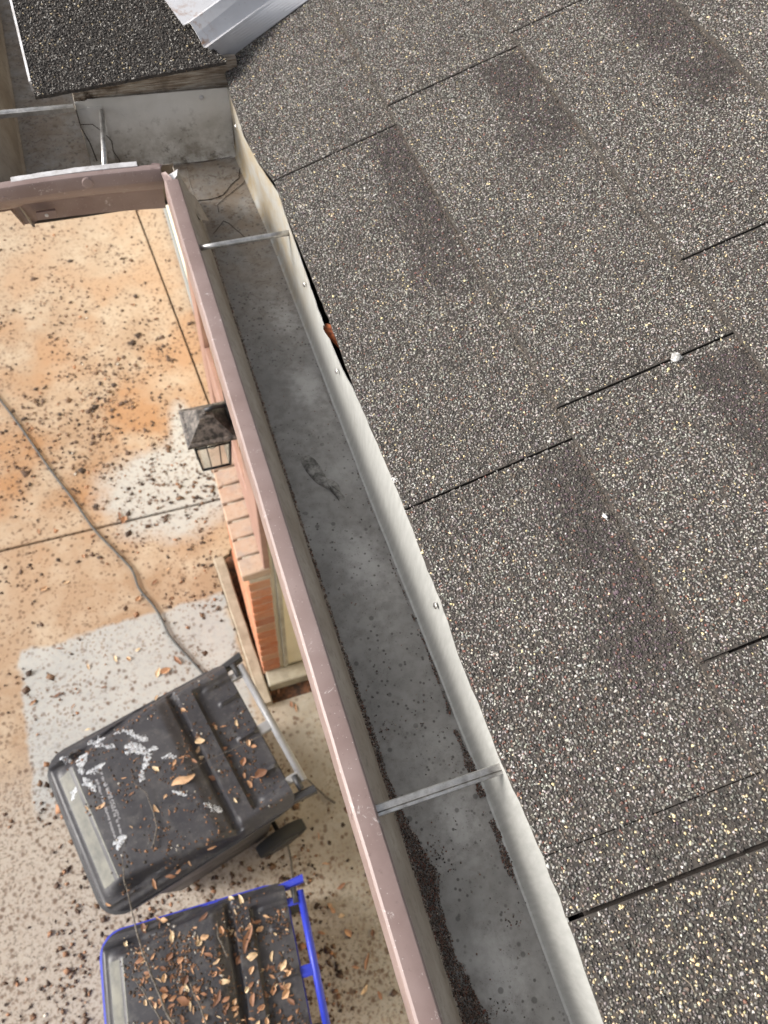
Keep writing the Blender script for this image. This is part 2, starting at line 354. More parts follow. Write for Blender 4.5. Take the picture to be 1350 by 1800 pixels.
def disc_mesh(center, axis, r, h, seg=14, dome=.35, hexa=False):
    """screw or spike head: short cylinder with a slightly domed top, pointing along axis"""
    if hexa: seg = 6
    ax = Vector(axis).normalized(); a = ax.orthogonal().normalized(); b = ax.cross(a); c = Vector(center); vs = []; fs = []
    rings = [(r, 0), (r, h * .6), (r * .82, h * .9), (r * .4, h)]
    for rr, hh in rings:
        for k in range(seg):
            t = 2 * math.pi * k / seg; vs.append(c + (a * math.cos(t) + b * math.sin(t)) * rr + ax * hh)
    vs.append(c + ax * h * 1.02)
    for i in range(len(rings) - 1):
        for k in range(seg): fs.append((i * seg + k, i * seg + (k + 1) % seg, (i + 1) * seg + (k + 1) % seg, (i + 1) * seg + k))
    L = len(vs) - 1; o = (len(rings) - 1) * seg
    for k in range(seg): fs.append((o + k, o + (k + 1) % seg, L))
    return fixn(mesh(vs, fs))
def ribbon(path, prof_at, closed=False, smooth=True):
    """sweep: path values t, prof_at(t) gives the list of 3-D points"""
    rows = [prof_at(t) for t in path]; m = len(rows[0]); vs = [p for r in rows for p in r]; fs = []
    for i in range(len(rows) - 1):
        for k in range(m if closed else m - 1):
            k2 = (k + 1) % m
            fs.append((i * m + k, i * m + k2, (i + 1) * m + k2, (i + 1) * m + k))
    if closed: fs.append(tuple(range(m))); fs.append(tuple((len(rows) - 1) * m + k for k in range(m))[::-1])
    me = mesh(vs, fs, smooth); fixn(me); return me
def offset_profile(pts, th):
    """close an open 2-D polyline into a thin sheet of thickness th"""
    n = len(pts); out = []
    for i in range(n):
        a = Vector(pts[max(i - 1, 0)]); b = Vector(pts[min(i + 1, n - 1)]); d = (b - a).normalized()
        out.append((pts[i][0] - d.y * th, pts[i][1] + d.x * th))
    return list(pts) + out[::-1]
def smooth_by_angle(o, deg=35):
    me = o.data
    me.polygons.foreach_set('use_smooth', [True] * len(me.polygons))
    bm = bmesh.new(); bm.from_mesh(me)
    for e in bm.edges:
        if len(e.link_faces) == 2 and e.calc_face_angle(0) > math.radians(deg): e.smooth = False
    bm.to_mesh(me); bm.free(); return o
def nz(x, y=0.0, z=0.0): return noise.noise(Vector((x, y, z)))
def frange(a, b, n): return [a + (b - a) * i / (n - 1) for i in range(n)]

_G = np.array(Gv); _P = np.array(Pv); _D = np.array(Dv)
def in_view(p, margin=.22):
    """which points fall within (a widened) view, so that fine grains are only made where they could be seen"""
    v = p[:, :1] * _P + p[:, 1:2] * _G + (CAMZ - p[:, 2:3]) * _D
    z = np.maximum(v[:, 2], 1e-3); x = v[:, 0] / z * 1314 + 675; y = v[:, 1] / z * 1314 + 900
    return (v[:, 2] > .05) & (x > -1350 * margin) & (x < 1350 * (1 + margin)) & (y > -1800 * margin) & (y < 1800 * (1 + margin))

def grain_mesh(P, size, cols, flat=.62, up=None):
    """one mesh of many small eight-faced stones. P (N,3), size (N,), cols (N,3)"""
    N = len(P)
    base = np.array([[1, 0, 0], [0, 1, 0], [-1, 0, 0], [0, -1, 0], [0, 0, 1], [0, 0, -1]], float)
    V = np.repeat(base[None], N, 0) * (1 + rng.uniform(-.38, .38, (N, 6, 3)))
    V += rng.uniform(-.22, .22, (N, 6, 3))
    V *= rng.uniform(.72, 1.3, (N, 1, 3)); V[:, :, 2] *= flat
    a = rng.uniform(0, 2 * np.pi, N); ca, sa = np.cos(a), np.sin(a); x = V[:, :, 0].copy(); y = V[:, :, 1].copy()
    V[:, :, 0] = x * ca[:, None] - y * sa[:, None]; V[:, :, 1] = x * sa[:, None] + y * ca[:, None]
    tx = rng.uniform(-.5, .5, N)[:, None]; ty = rng.uniform(-.5, .5, N)[:, None]
    V[:, :, 2] += V[:, :, 0] * tx + V[:, :, 1] * ty
    V = V * size[:, None, None] + P[:, None, :]
    F = np.array([[0, 1, 4], [1, 2, 4], [2, 3, 4], [3, 0, 4], [1, 0, 5], [2, 1, 5], [3, 2, 5], [0, 3, 5]])
    F = (F[None] + (np.arange(N) * 6)[:, None, None]).reshape(-1)
    me = bpy.data.meshes.new('grains'); me.vertices.add(N * 6); me.vertices.foreach_set('co', V.reshape(-1).astype(np.float32))
    me.loops.add(N * 24); me.loops.foreach_set('vertex_index', F.astype(np.int32))
    me.polygons.add(N * 8); me.polygons.foreach_set('loop_start', (np.arange(N * 8) * 3).astype(np.int32))
    me.update(calc_edges=True)
    at = me.attributes.new('gcol', 'FLOAT_COLOR', 'FACE')
    cc = np.concatenate([np.repeat(cols, 8, 0), np.ones((N * 8, 1))], 1)
    at.data.foreach_set('color', cc.reshape(-1).astype(np.float32)); me.validate()
    return me

def smooth_noise(x, y, sc, seed):
    """cheap numpy value noise"""
    r = np.random.default_rng(seed); T = r.uniform(0, 1, (64, 64)); u = x * sc; v = y * sc
    i = np.floor(u).astype(int); j = np.floor(v).astype(int); fu = u - i; fv = v - j
    fu = fu * fu * (3 - 2 * fu); fv = fv * fv * (3 - 2 * fv)
    g = lambda a, b: T[a % 64, b % 64]
    return (g(i, j) * (1 - fu) + g(i + 1, j) * fu) * (1 - fv) + (g(i, j + 1) * (1 - fu) + g(i + 1, j + 1) * fu) * fv

# ------------------------------------------------------------------ ground
g = link('ground', mesh([(-120, -120, -.09), (120, -120, -.09), (120, 120, -.09), (-120, 120, -.09)], [(0, 1, 2, 3)]), 'dry_grass'); g['kind'] = 'structure'
drive = bpy.data.objects.new('driveway', None); C.objects.link(drive); drive['kind'] = 'structure'
link('joint_filler', box_mesh(-6, 5.9, -5.9, 12, -.085, -.016), 'joint_dirt', drive)
def jx(y): return .078 + (5.18 - y) * .0673          # the lengthwise joint
YT = 2.466
def slab(poly): return link('concrete_slab', prism(poly, -.08, 0, .004), 'concrete', drive)
slab([(-2.3, YT + .006), (jx(YT) - .006, YT + .006), (jx(5.9) - .006, 5.9), (-2.3, 5.9)])
slab([(jx(YT) + .006, YT + .006), (.9, YT + .006), (.9, 5.9), (jx(5.9) + .006, 5.9)])
slab([(-2.3, -1.2), (1.6, -1.2), (1.6, 1.165), (.104, 1.165), (.04, 1.28), (-.002, 2.04), (.0, 2.06), (.094, 2.09), (.094, 2.11), (.19, 2.13), (.19, YT - .006), (-2.3, YT - .006)])
slab([(-6, -1.2), (-2.312, -1.2), (-2.312, 5.9), (-6, 5.9)])
slab([(-6, 5.912), (3, 5.912), (3, 12), (-6, 12)])
slab([(-6, -5.9), (5.9, -5.9), (5.9, -1.212), (-6, -1.212)])
# planting gap between kerb and pier
link('bare_soil', prism([(.104, 1.168), (.6, 1.168), (.6, 1.32), (.104, 1.32), (.104, 2.08), (.004, 2.05), (.045, 1.285)], -.08, -.012), 'soil', drive)
kerb = link('kerb', ribbon(frange(1.16, 2.05, 30), lambda y: [Vector((x + (2.05 - y) * .058 + nz(y * 9, x * 40) * .004, y, z)) for x, z in ((-.004, -.08), (-.004, .052), (.002, .06), (.050, .062), (.056, .054), (.056, -.08))], True, False), 'kerb_concrete')
kerb['kind'] = 'structure'

# ------------------------------------------------------------------ garage pier with brick wainscot
ZC = CAMZ - 2.66         # height of the brick cap
pier = thing('garage_pier', 'brick and cream wall between the garage openings, with brown wooden trim and sloping brick ledge', 'wall', (.2, 1.9, 0))
def P(name, me, mat):
    o = link(name, me, mat, pier); o.location = -Vector(pier.location); return o
P('stucco_wall', box_mesh(.200, .45, 1.322, 2.50, 0, 3.02), 'cream_stucco')
P('mortar_bed', box_mesh(.112, .1995, 1.3175, 2.02, 0, ZC - .062), 'mortar')
# bricks of the wainscot, outer face and end face
bl_, bh, bd = .195, .0655, .085
b_full = box_mesh(-.045, .045, -bl_ / 2, bl_ / 2, 0, bh, .004, 1); b_full.materials.append(M['brick'])
b_half = box_mesh(-.045, .045, -bl_ / 4 + .0025, bl_ / 4 - .0025, 0, bh, .004, 1); b_half.materials.append(M['brick'])
courses = int((ZC - .066) / .0765)
for k in range(courses):
    y = 1.3125; z = .012 + k * .0765; first = b_half if k % 2 else b_full
    while y < 1.90:
        me = first if first else b_full; first = None
        L = bl_ if me is b_full else bl_ / 2 - .005
        if y + L > 2.06: me = b_half; L = bl_ / 2 - .005
        o = link('brick', me, None, pier); o.location = Vector((.1485 + rnd.uniform(-.0015, .0015), y + L / 2, z)) - Vector(pier.location)
        y += L + .0105
# rowlock cap, sloping outward
capb = mesh([(-.063, -.038, -.052), (.052, -.038, -.052), (.052, .038, -.052), (-.063, .038, -.052), (-.063, -.038, -.006), (.052, -.038, .012), (.052, .038, .012), (-.063, .038, -.006)],
            [(0, 3, 2, 1), (4, 5, 6, 7), (0, 1, 5, 4), (1, 2, 6, 5), (2, 3, 7, 6), (3, 0, 4, 7)])
bm = bmesh.new(); bm.from_mesh(capb); bmesh.ops.bevel(bm, geom=bm.edges[:], offset=.004, segments=1, affect='EDGES'); bm.to_mesh(capb); bm.free(); capb.materials.append(M['cap_brick'])
P('mortar_cap', box_mesh(.106, .1985, 1.319, 2.02, ZC - .064, ZC - .0085), 'mortar')
y = 1.3125 + .038
while y < 2.0:
    o = link('cap_brick', capb, None, pier); o.location = Vector((.148, y, ZC + rnd.uniform(-.002, .002))) - Vector(pier.location); o.rotation_euler = (0, 0, rnd.uniform(-.02, .02)); y += .0865
# brown trim: band over the ledge, two corner boards
P('trim_band', box_mesh(.176, .1985, 1.522, 2.29, ZC + .012, ZC + .235, .003, 1), 'brown_trim')
P('corner_board', box_mesh(.174, .1985, 1.312, 1.52, ZC + .012, 3.02, .003, 1), 'brown_trim')
P('corner_board', box_mesh(.174, .1985, 2.292, 2.49, .0, 3.02, .003, 1), 'brown_trim')
P('trim_board', box_mesh(.215, .235, 1.304, 1.3205, .09, 3.02, .002, 1), 'shaded_stucco')
P('plinth', box_mesh(.112, .60, 1.235, 1.316, -.05, .080, .006, 1), 'shaded_stucco')
gw = thing('house_wall', 'cream stucco wall set back under the shaded eaves', 'wall', (.9, 0, 0))
o = link('stucco_wall', box_mesh(.451, 1.2, 1.324, 1.5, .0, 3.02), 'cream_stucco', gw); o.location = (-.9, 0, 0)
o = link('stucco_wall', box_mesh(1.2, 1.4, -4, 1.5, .0, 3.02), 'cream_stucco', gw); o.location = (-.9, 0, 0)
o = link('soffit', box_mesh(.23, 1.3, -4, 1.28, 3.02, 3.035), 'cream_stucco', gw); o.location = (-.9, 0, 0)
o = link('soffit', box_mesh(.0, 1.3, 1.30, 6, 3.021, 3.035), 'cream_stucco', gw); o.location = (-.9, 0, 0)
gd = thing('garage_door', 'cream garage door seen edge on behind the gutter, grey rubber seal at its foot', 'garage door', (.3, 4, 0))
for k in range(4):
    o = link('door_panel', box_mesh(0, .04, -1.49, 1.9, .05 + k * .56, .05 + k * .56 + .553, .004, 1), 'cream_door', gd)
o = link('rubber_seal', box_mesh(-.022, .03, -1.49, 1.9, .0, .05, .006, 1), 'rubber_seal', gd)

# ------------------------------------------------------------------ the roof
PITCH = .364
def zr(x): return CAMZ - .73 + PITCH * (x - .22)
nrm = Vector((-PITCH, 0, 1)).normalized()
roof = thing('shingle_roof', 'large grey granule shingle roof sloping down to the long gutter', 'roof', (.9, .5, 3.3))
def R(name, me, mat, par=None):
    o = link(name, me, mat, par or roof)
    if par is None: o.location = -Vector(roof.location)
    return o
R('roof_deck', fixn(mesh([(.238, -3, zr(.238) - .004), (3.2, -3, zr(3.2) - .004), (3.2, 1.36, zr(3.2) - .004), (.238, 1.36, zr(.238) - .004),
              (.238, -3, zr(.238) - .025), (3.2, -3, zr(3.2) - .025), (3.2, 1.36, zr(3.2) - .025), (.238, 1.36, zr(.238) - .025)],
             [(0, 1, 2, 3), (7, 6, 5, 4), (0, 4, 5, 1), (1, 5, 6, 2), (2, 6, 7, 3), (3, 7, 4, 0)])), 'dark_wood')
edges = [.2195, .4115, .6115, .8125, 1.014, 1.215, 1.416, 1.62, 1.82, 2.02, 2.22]
joints = {0: [1.47, .9860, .3866, .0085, -.0455, -.65, -1.3, -2], 1: [1.52, 1.0265, .4278, .1115, -.49, -1.1, -1.8, -2.4], 2: [1.7, 1.0555, .5455, -.06, -.66, -1.3, -2]}
def vlimit(x): return 1.322 + max(0, (x - .2272)) * .356      # boundary under the valley metal
tone = {(0, 0): .50, (0, 1): .50, (0, 2): .42, (0, 3): .30, (0, 4): .22, (1, 0): .56, (1, 1): .58, (1, 2): .52, (1, 3): .52, (2, 0): .54, (2, 1): .66, (2, 2): .56}
# darker blended strips printed on the shingles, along the upper course: course -> (y from, y to, width)
bands = {0: [(.992, .64, .068), (.38, .10, .07)], 1: [(1.02, .80, .085), (.415, .15, .07)], 2: [(1.045, .74, .085)], 3: [(.9, .5, .08)]}
PAL = np.array([[.042, .038, .036], [.088, .082, .077], [.150, .143, .135], [.225, .217, .206], [.315, .307, .294], [.45, .44, .42], [.165, .085, .068], [.18, .140, .118], [.56, .47, .30], [.095, .070, .084]])
PAL = np.clip(PAL * 1.10 * np.array([[1.03, 1.0, .96]]), 0, .8)
W_LIGHT = np.array([.02, .09, .24, .34, .18, .025, .01, .06, .035, .00])
W_DARK = np.array([.10, .25, .30, .17, .06, .010, .02, .06, .01, .03])
W_BAND = np.array([.36, .33, .06, .012, .006, .002, .03, .04, .0, .20])
W_RED = np.array([.12, .22, .21, .17, .10, .07, .06, .05, .0, .0])
W_YEL = np.array([.20, .28, .22, .10, .04, .015, .0, .04, .105, .0])
def grain_cols(x, y, k, j):
    n = len(x); tn = tone.get((k, j), .5)
    t = tn + .55 * (smooth_noise(x, y, 14, 3) - .5) + .25 * (smooth_noise(x, y, 45, 5) - .5)
    w = W_DARK[None] * (1 - t[:, None]) + W_LIGHT[None] * t[:, None]
    # redder mix low on the roof, cream chips at the very bottom
    red = np.clip(1 - abs(y - .12) / .22, 0, 1) * np.clip(1 - (x - .22) / .45, 0, 1) * .85
    yel = np.clip((.02 - y) / .03, 0, 1) * np.clip(1.3 - (x - .22) / .5, 0, 1) * .95
    if k == 0 and j == 3: yel = np.clip(.5 + (x - .28) * 3, 0, 1)
    if k == 0 and j >= 4: yel = np.full(n, .95)
    w = w * (1 - red[:, None]) + W_RED[None] * red[:, None]; w = w * (1 - yel[:, None]) + W_YEL[None] * yel[:, None]
    xe = edges[k + 1] if k + 1 < len(edges) else 9
    for (ya, yb, wd) in bands.get(k, []):
        wob = .018 * (smooth_noise(x, y, 30, 9) - .5)
        u = (xe - x + wob) / wd; v = (ya - y) / (ya - yb)
        m = np.clip((1.10 - u + .30 * (v - .6)) * 2.7, 0, 1) * np.clip((v + .02) * 14, 0, 1) * np.clip((1.05 - v) * 5, 0, 1) * (1.0 - .25 * np.clip(v, 0, 1))
        m *= .6 + .7 * smooth_noise(x, y, 22, 19)
        m = np.clip(m, 0, 1)
        w = w * (1 - m[:, None]) + W_BAND[None] * m[:, None]
    cum = np.cumsum(w / w.sum(1, keepdims=True), 1); u = rng.uniform(0, 1, (n, 1))
    idx = np.minimum((u > cum).sum(1), len(PAL) - 1)
    c = PAL[idx] * rng.uniform(.72, 1.25, (n, 1)) * rng.uniform(.94, 1.06, (n, 3))
    # dusty tan line in the angle under each butt edge
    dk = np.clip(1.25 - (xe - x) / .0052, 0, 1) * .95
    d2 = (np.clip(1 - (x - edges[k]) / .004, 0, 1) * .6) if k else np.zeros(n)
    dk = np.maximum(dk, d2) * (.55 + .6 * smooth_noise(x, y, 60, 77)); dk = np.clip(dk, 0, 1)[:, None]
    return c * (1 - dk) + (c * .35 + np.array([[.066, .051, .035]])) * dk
def jittered(x0, x1, y0, y1, sp):
    nx = int((x1 - x0) / sp) + 1; ny = int((y1 - y0) / sp) + 1
    gx, gy = np.meshgrid(x0 + (np.arange(nx) + .5) * sp, y0 + (np.arange(ny) + .5) * sp)
    gx = gx.ravel() + rng.uniform(-.62, .62, nx * ny) * sp; gy = gy.ravel() + rng.uniform(-.62, .62, nx * ny) * sp
    return gx, gy
EY = [-3, -.1225, -.0787, -.0464, -.0177, .0154, .06, .099, .143, .18, .221, .265, .316, .378, .436, .505, .573, .62, .70, .80, .867, .918, .9845, 1.0584, 1.1351, 1.2143, 1.33, 2]
EX = [.212, .2121, .2138, .2152, .2170, .2166, .2154, .2138, .2140, .2142, .2150, .2178, .2178, .2186, .2190, .2176, .2172, .2185, .2205, .2200, .2200, .2205, .2222, .2095, .2072, .2085, .2185, .2185]
def eave_edge(y): return float(np.interp(y, EY, EX))
def edge_wob(y, k): return .0011 * math.sin(y * 37 + k) * nz(y * 9, k) + .0012 * nz(y * 60, k * 3.1) + .0008 * nz(y * 260, k)
def shingle(k, j, y1, y0):
    x0 = edges[k]; x1 = edges[k + 1] + .028
    ys = frange(y0, y1, max(4, int((y1 - y0) / .012)))
    lift = .0054 + .0012 * nz(k * 3.3, j * 2.1)
    lip_up = lambda y: lift + (.0012 * nz(y * 8, k * 7) if k else .0015 * nz(y * 6, 4))
    wob = (lambda y: edge_wob(y, k)) if k else (lambda y: eave_edge(y) - x0 + edge_wob(y, 0))
    vs = []; fs = []
    for y in ys:
        a = x0 + wob(y); xs = [a, a + .012, x0 + .09, x1]
        for q, xx in enumerate(xs):
            t_ = (xx - x0) / (x1 - x0); h = lip_up(y) * (1 - t_) + .0008 * t_
            vs.append((xx, y, zr(xx) + h))
        for xx in (x1, x0 + .09, a + .012, a):
            t_ = (xx - x0) / (x1 - x0); h = lip_up(y) * (1 - t_) + .0008 * t_ - .0034
            vs.append((xx, y, zr(xx) + h))
    m = 8
    for i in range(len(ys) - 1):
        for q in range(m): fs.append((i * m + q, i * m + (q + 1) % m, (i + 1) * m + (q + 1) % m, (i + 1) * m + q))
    fs.append(tuple(range(m))); fs.append(tuple((len(ys) - 1) * m + q for q in range(m))[::-1])
    me = fixn(mesh(vs, fs)); me.materials.append(M['asphalt_core'])
    o = R('shingle', me, None)
    # mineral grains
    gx, gy = jittered(x0 - (.0005 if k else .014), edges[k + 1] + .004, y0, y1, .00238)
    wv = np.array([wob(y) for y in ys]); wv = np.interp(gy, ys, wv)
    ej = .0001 + .0012 * smooth_noise(gx, gy * 0, 190, 55 + k * 3 + j) + .0006 * rng.random(len(gx)); ej = ej - (.0009 if (k == 0 and j in (2, 3)) else 0) * (smooth_noise(gx, gy * 0, 60, 5) > .35)
    keep = (gx > x0 + wv + .0002) & (gy > y0 + ej) & (gy < y1 - ej)
    keep &= gy < 1.345 + np.maximum(gx - .22, 0) * .40
    gx, gy = gx[keep], gy[keep]
    L = np.interp(gy, ys, [lip_up(y) for y in ys])
    t_ = (gx - x0) / (x1 - x0); gz = CAMZ - .73 + PITCH * (gx - .22) + L * (1 - t_) + .0008 * t_ + rng.uniform(.0001, .0006, len(gx))
    Pn = np.stack([gx, gy, gz], 1); vis = in_view(Pn)
    if vis.sum() > 50:
        Pn = Pn[vis]; size = rng.uniform(.00112, .00178, len(Pn)) * np.where(rng.random(len(Pn)) < .05, 1.3, 1.0)
        cols = grain_cols(Pn[:, 0], Pn[:, 1], k, j)
        gm = grain_mesh(Pn, size, cols, .5); gm.materials.append(M['granule'])
        go = link('mineral_granules', gm, None, o); go['kind'] = 'stuff'
    if vis.sum() < 50 if len(vis) else True:
        me.materials.clear(); me.materials.append(M['asphalt'])
for k in range(len(edges) - 1):
    J = joints.get(k) or [1.5 + .1 * k] + [1.2 - .6 * i - .13 * (k % 3) for i in range(7)]
    for j in range(len(J) - 1):
        gap = {(0, 2): .0002, (0, 3): .0030}.get((k, j), .0020)
        top = J[j] - .0008
        shingle(k, j, top, J[j + 1] + gap)
# far side of the roof continues beyond the valley
R('roof_sheet', mesh([(2.2, -3, zr(2.2) + .003), (6, -3, zr(6)), (6, 8, zr(6)), (2.2, 2.6, zr(2.2) + .003)], [(0, 1, 2, 3)]), 'asphalt')
R('fascia_board', box_mesh(.238, .256, -3, 1.300, 3.0, 3.140), 'dark_wood')

# ------------------------------------------------------------------ dark roof wing at the top left
wing = thing('shingle_roof', 'small dark shingle roof corner with granules coloured dark for shade above the short gutter', 'roof', (.05, 1.5, 3.2))
def zd(y): return CAMZ - .70 + .333 * (y - 1.25)
def W(name, me, mat):
    o = link(name, me, mat, wing); o.location = -Vector(wing.location); return o
def eave_y(x): return 1.2365 + (x + .09) * .087 + .0015 * nz(x * 40)
def cut_y(x): return 2.6 if x < .1435 else float(np.interp(x, [.1435, .16, .174, .187, .212, .23], [1.395, 1.348, 1.336, 1.304, 1.272, 1.26]))
def dark_shingle(x0, x1, seed, ymax=2.6):
    xs = frange(x0, x1, 24); vs = []; fs = []
    for x in xs:
        ymax = max(cut_y(x), eave_y(x) + .002)
        e = eave_y(x); vs += [(x, e, zd(e)), (x, ymax, zd(ymax)), (x, ymax, zd(ymax) - .005), (x, e, zd(e) - .005)]
    for i in range(len(xs) - 1):
        for q in range(4): fs.append((i * 4 + q, i * 4 + (q + 1) % 4, (i + 1) * 4 + (q + 1) % 4, (i + 1) * 4 + q))
    fs.append((0, 1, 2, 3)); fs.append(tuple(len(vs) - 4 + q for q in range(4))[::-1])
    me = fixn(mesh(vs, fs)); o = W('shingle', me, 'asphalt_core')
    gx, gy = jittered(x0, x1, 1.232, 1.72, .0027)
    keep = (gy > 1.2362 + (gx + .09) * .087) & ((gx < .1435) | (gy < np.interp(gx, [.1435, .16, .174, .187, .212, .23], [1.395, 1.348, 1.336, 1.304, 1.272, 1.26])))
    gx, gy = gx[keep], gy[keep]; gz = CAMZ - .70 + .333 * (gy - 1.25) + rng.uniform(.0001, .0009, len(gx))
    Pn = np.stack([gx, gy, gz], 1); v = in_view(Pn); Pn = Pn[v]
    w = np.array([.36, .27, .15, .09, .06, .02, .0, .03, .02, .0]); w /= w.sum()  # darker mix than the main roof: weaker light painted into the granules
    cols = PAL[rng.choice(len(PAL), len(Pn), p=w)] * rng.uniform(.7, 1.1, (len(Pn), 1))
    gm = grain_mesh(Pn, rng.uniform(.0012, .002, len(Pn)), cols); gm.materials.append(M['granule'])
    go = link('mineral_granules', gm, None, o); go['kind'] = 'stuff'
dark_shingle(-.0905, .1465, 1); dark_shingle(.1480, .214, 2)
def slopeslab(poly, o1, o2):
    n = len(poly); V = [(x, y, zd(y) - o1) for x, y in poly] + [(x, y, zd(y) - o2) for x, y in poly]
    return fixn(mesh(V, [tuple(range(n)), tuple(range(n, 2 * n))[::-1]] + [(i, (i + 1) % n, n + (i + 1) % n, n + i) for i in range(n)]))
W('starter_shingle', slopeslab([(-.088, 1.246), (.212, 1.272), (.186, 1.296), (.160, 1.338), (.140, 1.39), (.140, 2.6), (-.088, 2.6)], .0055, .0105), 'asphalt_core')
W('roof_deck', slopeslab([(-.03, 1.290), (.185, 1.290), (.158, 1.33), (.138, 1.39), (.138, 2.6), (-.03, 2.6)], .0125, .03), 'dark_wood')
W('fascia_board', box_mesh(-.036, .236, 1.2875, 1.303, CAMZ - .86, CAMZ - .706), 'weathered_wood')
W('fascia_board', box_mesh(-.031, -.015, 1.30, 2.6, CAMZ - .86, CAMZ - .70), 'dark_wood')
W('rake_trim', fixn(mesh([(-.094, 1.262, zd(1.262) + .001), (-.0905, 1.262, zd(1.262) + .002), (-.0905, 2.6, zd(2.6) + .002), (-.094, 2.6, zd(2.6) + .001),
   (-.094, 1.262, zd(1.262) - .014), (-.0905, 1.262, zd(1.262) - .013), (-.0905, 2.6, zd(2.6) - .013), (-.094, 2.6, zd(2.6) - .014)],
   [(0, 1, 2, 3), (7, 6, 5, 4), (0, 4, 5, 1), (1, 5, 6, 2), (2, 6, 7, 3), (3, 7, 4, 0)])), 'pale_metal')

# ------------------------------------------------------------------ valley flashing
vf = thing('valley_flashing', 'pale ribbed metal valley sheet between the two roofs, rusty at its cut end', 'flashing', (.3, 1.4, 3.25))
def at_px(x, y, d):
    r = np.array([x - 675., y - 900., 1314.]); q = r @ _D; return Vector(((r @ _P) / q * d, (r @ _G) / q * d, CAMZ - d))
L0a = at_px(262, -30, .640); L0 = at_px(290, 0, .650); L0b = at_px(322, 44, .662)
L1 = at_px(334, 46, .662); L1b = at_px(346, 60, .668); L2 = at_px(358, 79, .678); L2b = at_px(364, 84, .680); L3 = at_px(396, 108, .7215)
E1 = at_px(398, 0, .648); E1b = at_px(420, 0, .650); E2 = at_px(469, 0, .660); E2b = at_px(478, 0, .662); E3 = at_px(541, 0, .6655)
d1 = (E1 - L1)
starts = [L0a, L0, L0b, L1, L1b, L2, L2b]; ends_dir = [d1, d1, d1, E1 - L1, E1b - L1b, E2 - L2, E2b - L2b]
for q in range(1, 9): starts.append(L2b.lerp(L3, q / 8)); ends_dir.append((E2b - L2b).lerp(E3 - L3, q / 8))
vs = []; fs = []; T = [0, .12, .25, .5, .75, 1, 1.5, 2.4, 4]
offs = [0, 0, 0, .006, .001, -.003, .001] + [0] * 8
for i, (s0, dr) in enumerate(zip(starts, ends_dir)):
    for t_ in T:
        p = s0 + dr * t_; p.z += offs[i]; vs.append(p)
n = len(T)
for i in range(len(starts) - 1):
    for k in range(n - 1): fs.append((i * n + k, i * n + k + 1, (i + 1) * n + k + 1, (i + 1) * n + k))
me = mesh(vs, fs); o = link('metal_sheet', me, 'flashing_metal', vf); o.location = -Vector(vf.location)
sm = o.modifiers.new('thick', 'SOLIDIFY'); sm.thickness = .0012; sm.offset = 1

# ------------------------------------------------------------------ gutters
ZL = CAMZ - .75; ZF = CAMZ - .868
gut = thing('rain_gutter', 'long open metal gutter with brown painted lip, grey floor, running beside the big roof', 'gutter', (.14, .4, ZF))
def GT(name, me, mat):
    o = link(name, me, mat, gut); o.location = -Vector(gut.location); return o
bt_y = [-1.6, -.1254, -.1009, -.0805, -.0475, -.018, .016, .061, .101, .146, .183, .226, .271, .324, .387, .4465, .517, .586, .6217, .6732, .7272, .795, .8671, .9181, .9845, 1.0584, 1.1351, 1.2143, 1.285]
bt_x = [.217, .2170, .2180, .2190, .2204, .2222, .2217, .2205, .2190, .2192, .2195, .2203, .2230, .2230, .2238, .2242, .2226, .2205, .2165, .2157, .2162, .2188, .2215, .223, .2265, .2148, .2085, .212, .214]
def bx_(y): return float(np.interp(y, bt_y, bt_x)) + .0006 * nz(y * 70)
def base_x(y): return float(np.interp(y, [-1.6, -.3, -.117, .1, .3, .49, 1.03, 1.28], [.2195, .2195, .2205, .2235, .2220, .2198, .2205, .2130])) + .0005 * nz(y * 20, 8)
def back_prof(y):
    t = bx_(y); xb = base_x(y) + .004
    pts = [(xb - .0045, ZF + .0005), (xb - .002, ZF + .0012), (xb - .0002, ZF + .005), (xb + .001, ZF + .02)]
    for q in (.35, .55, .75, .9, 1.0):
        s = q * q * (3 - 2 * q); pts.append((xb + .001 + (t - xb - .001) * s, ZF + .02 + (.103 - .0) * q + .0009 * nz(y * 55, 3) * q))
    cl = pts + [(x + .0011, z) for x, z in pts[::-1]]
    return [Vector((x, y, z)) for x, z in cl]
ys = frange(-1.6, -.2, 20)[:-1] + frange(-.2, 1.278, 260)
o = GT('back_wall', ribbon(ys, back_prof, True), 'back_wall_metal'); smooth_by_angle(o, 40)
def floor_mesh(poly_fn, us, vs_):
    V = []; F = []; nu, nv = len(us), len(vs_)
    for u in us:
        for v in vs_: V.append(poly_fn(u, v))
    for i in range(nu - 1):
        for k in range(nv - 1): F.append((i * nv + k, (i + 1) * nv + k, (i + 1) * nv + k + 1, i * nv + k + 1))
    return mesh(V, F, True)
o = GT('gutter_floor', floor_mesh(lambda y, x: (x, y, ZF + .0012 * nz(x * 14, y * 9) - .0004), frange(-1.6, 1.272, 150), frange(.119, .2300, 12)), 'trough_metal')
def front_prof(y):
    w = .0009 * nz(y * 5, 9)
    inner = [(.1225, ZF + .0005), (.119, ZF + .0015), (.1165, ZF + .012), (.103, ZL - .045), (.0905, ZL - .0125), (.0862, ZL - .006)]
    cl = offset_profile(inner, .0012)
    return [Vector((x + w * (z - ZF) * 8, y, z)) for x, z in cl]
ysf = frange(-1.6, 1.098, 150)
o = GT('front_slope', ribbon(ysf, front_prof, True), 'front_inner_metal'); smooth_by_angle(o, 40)
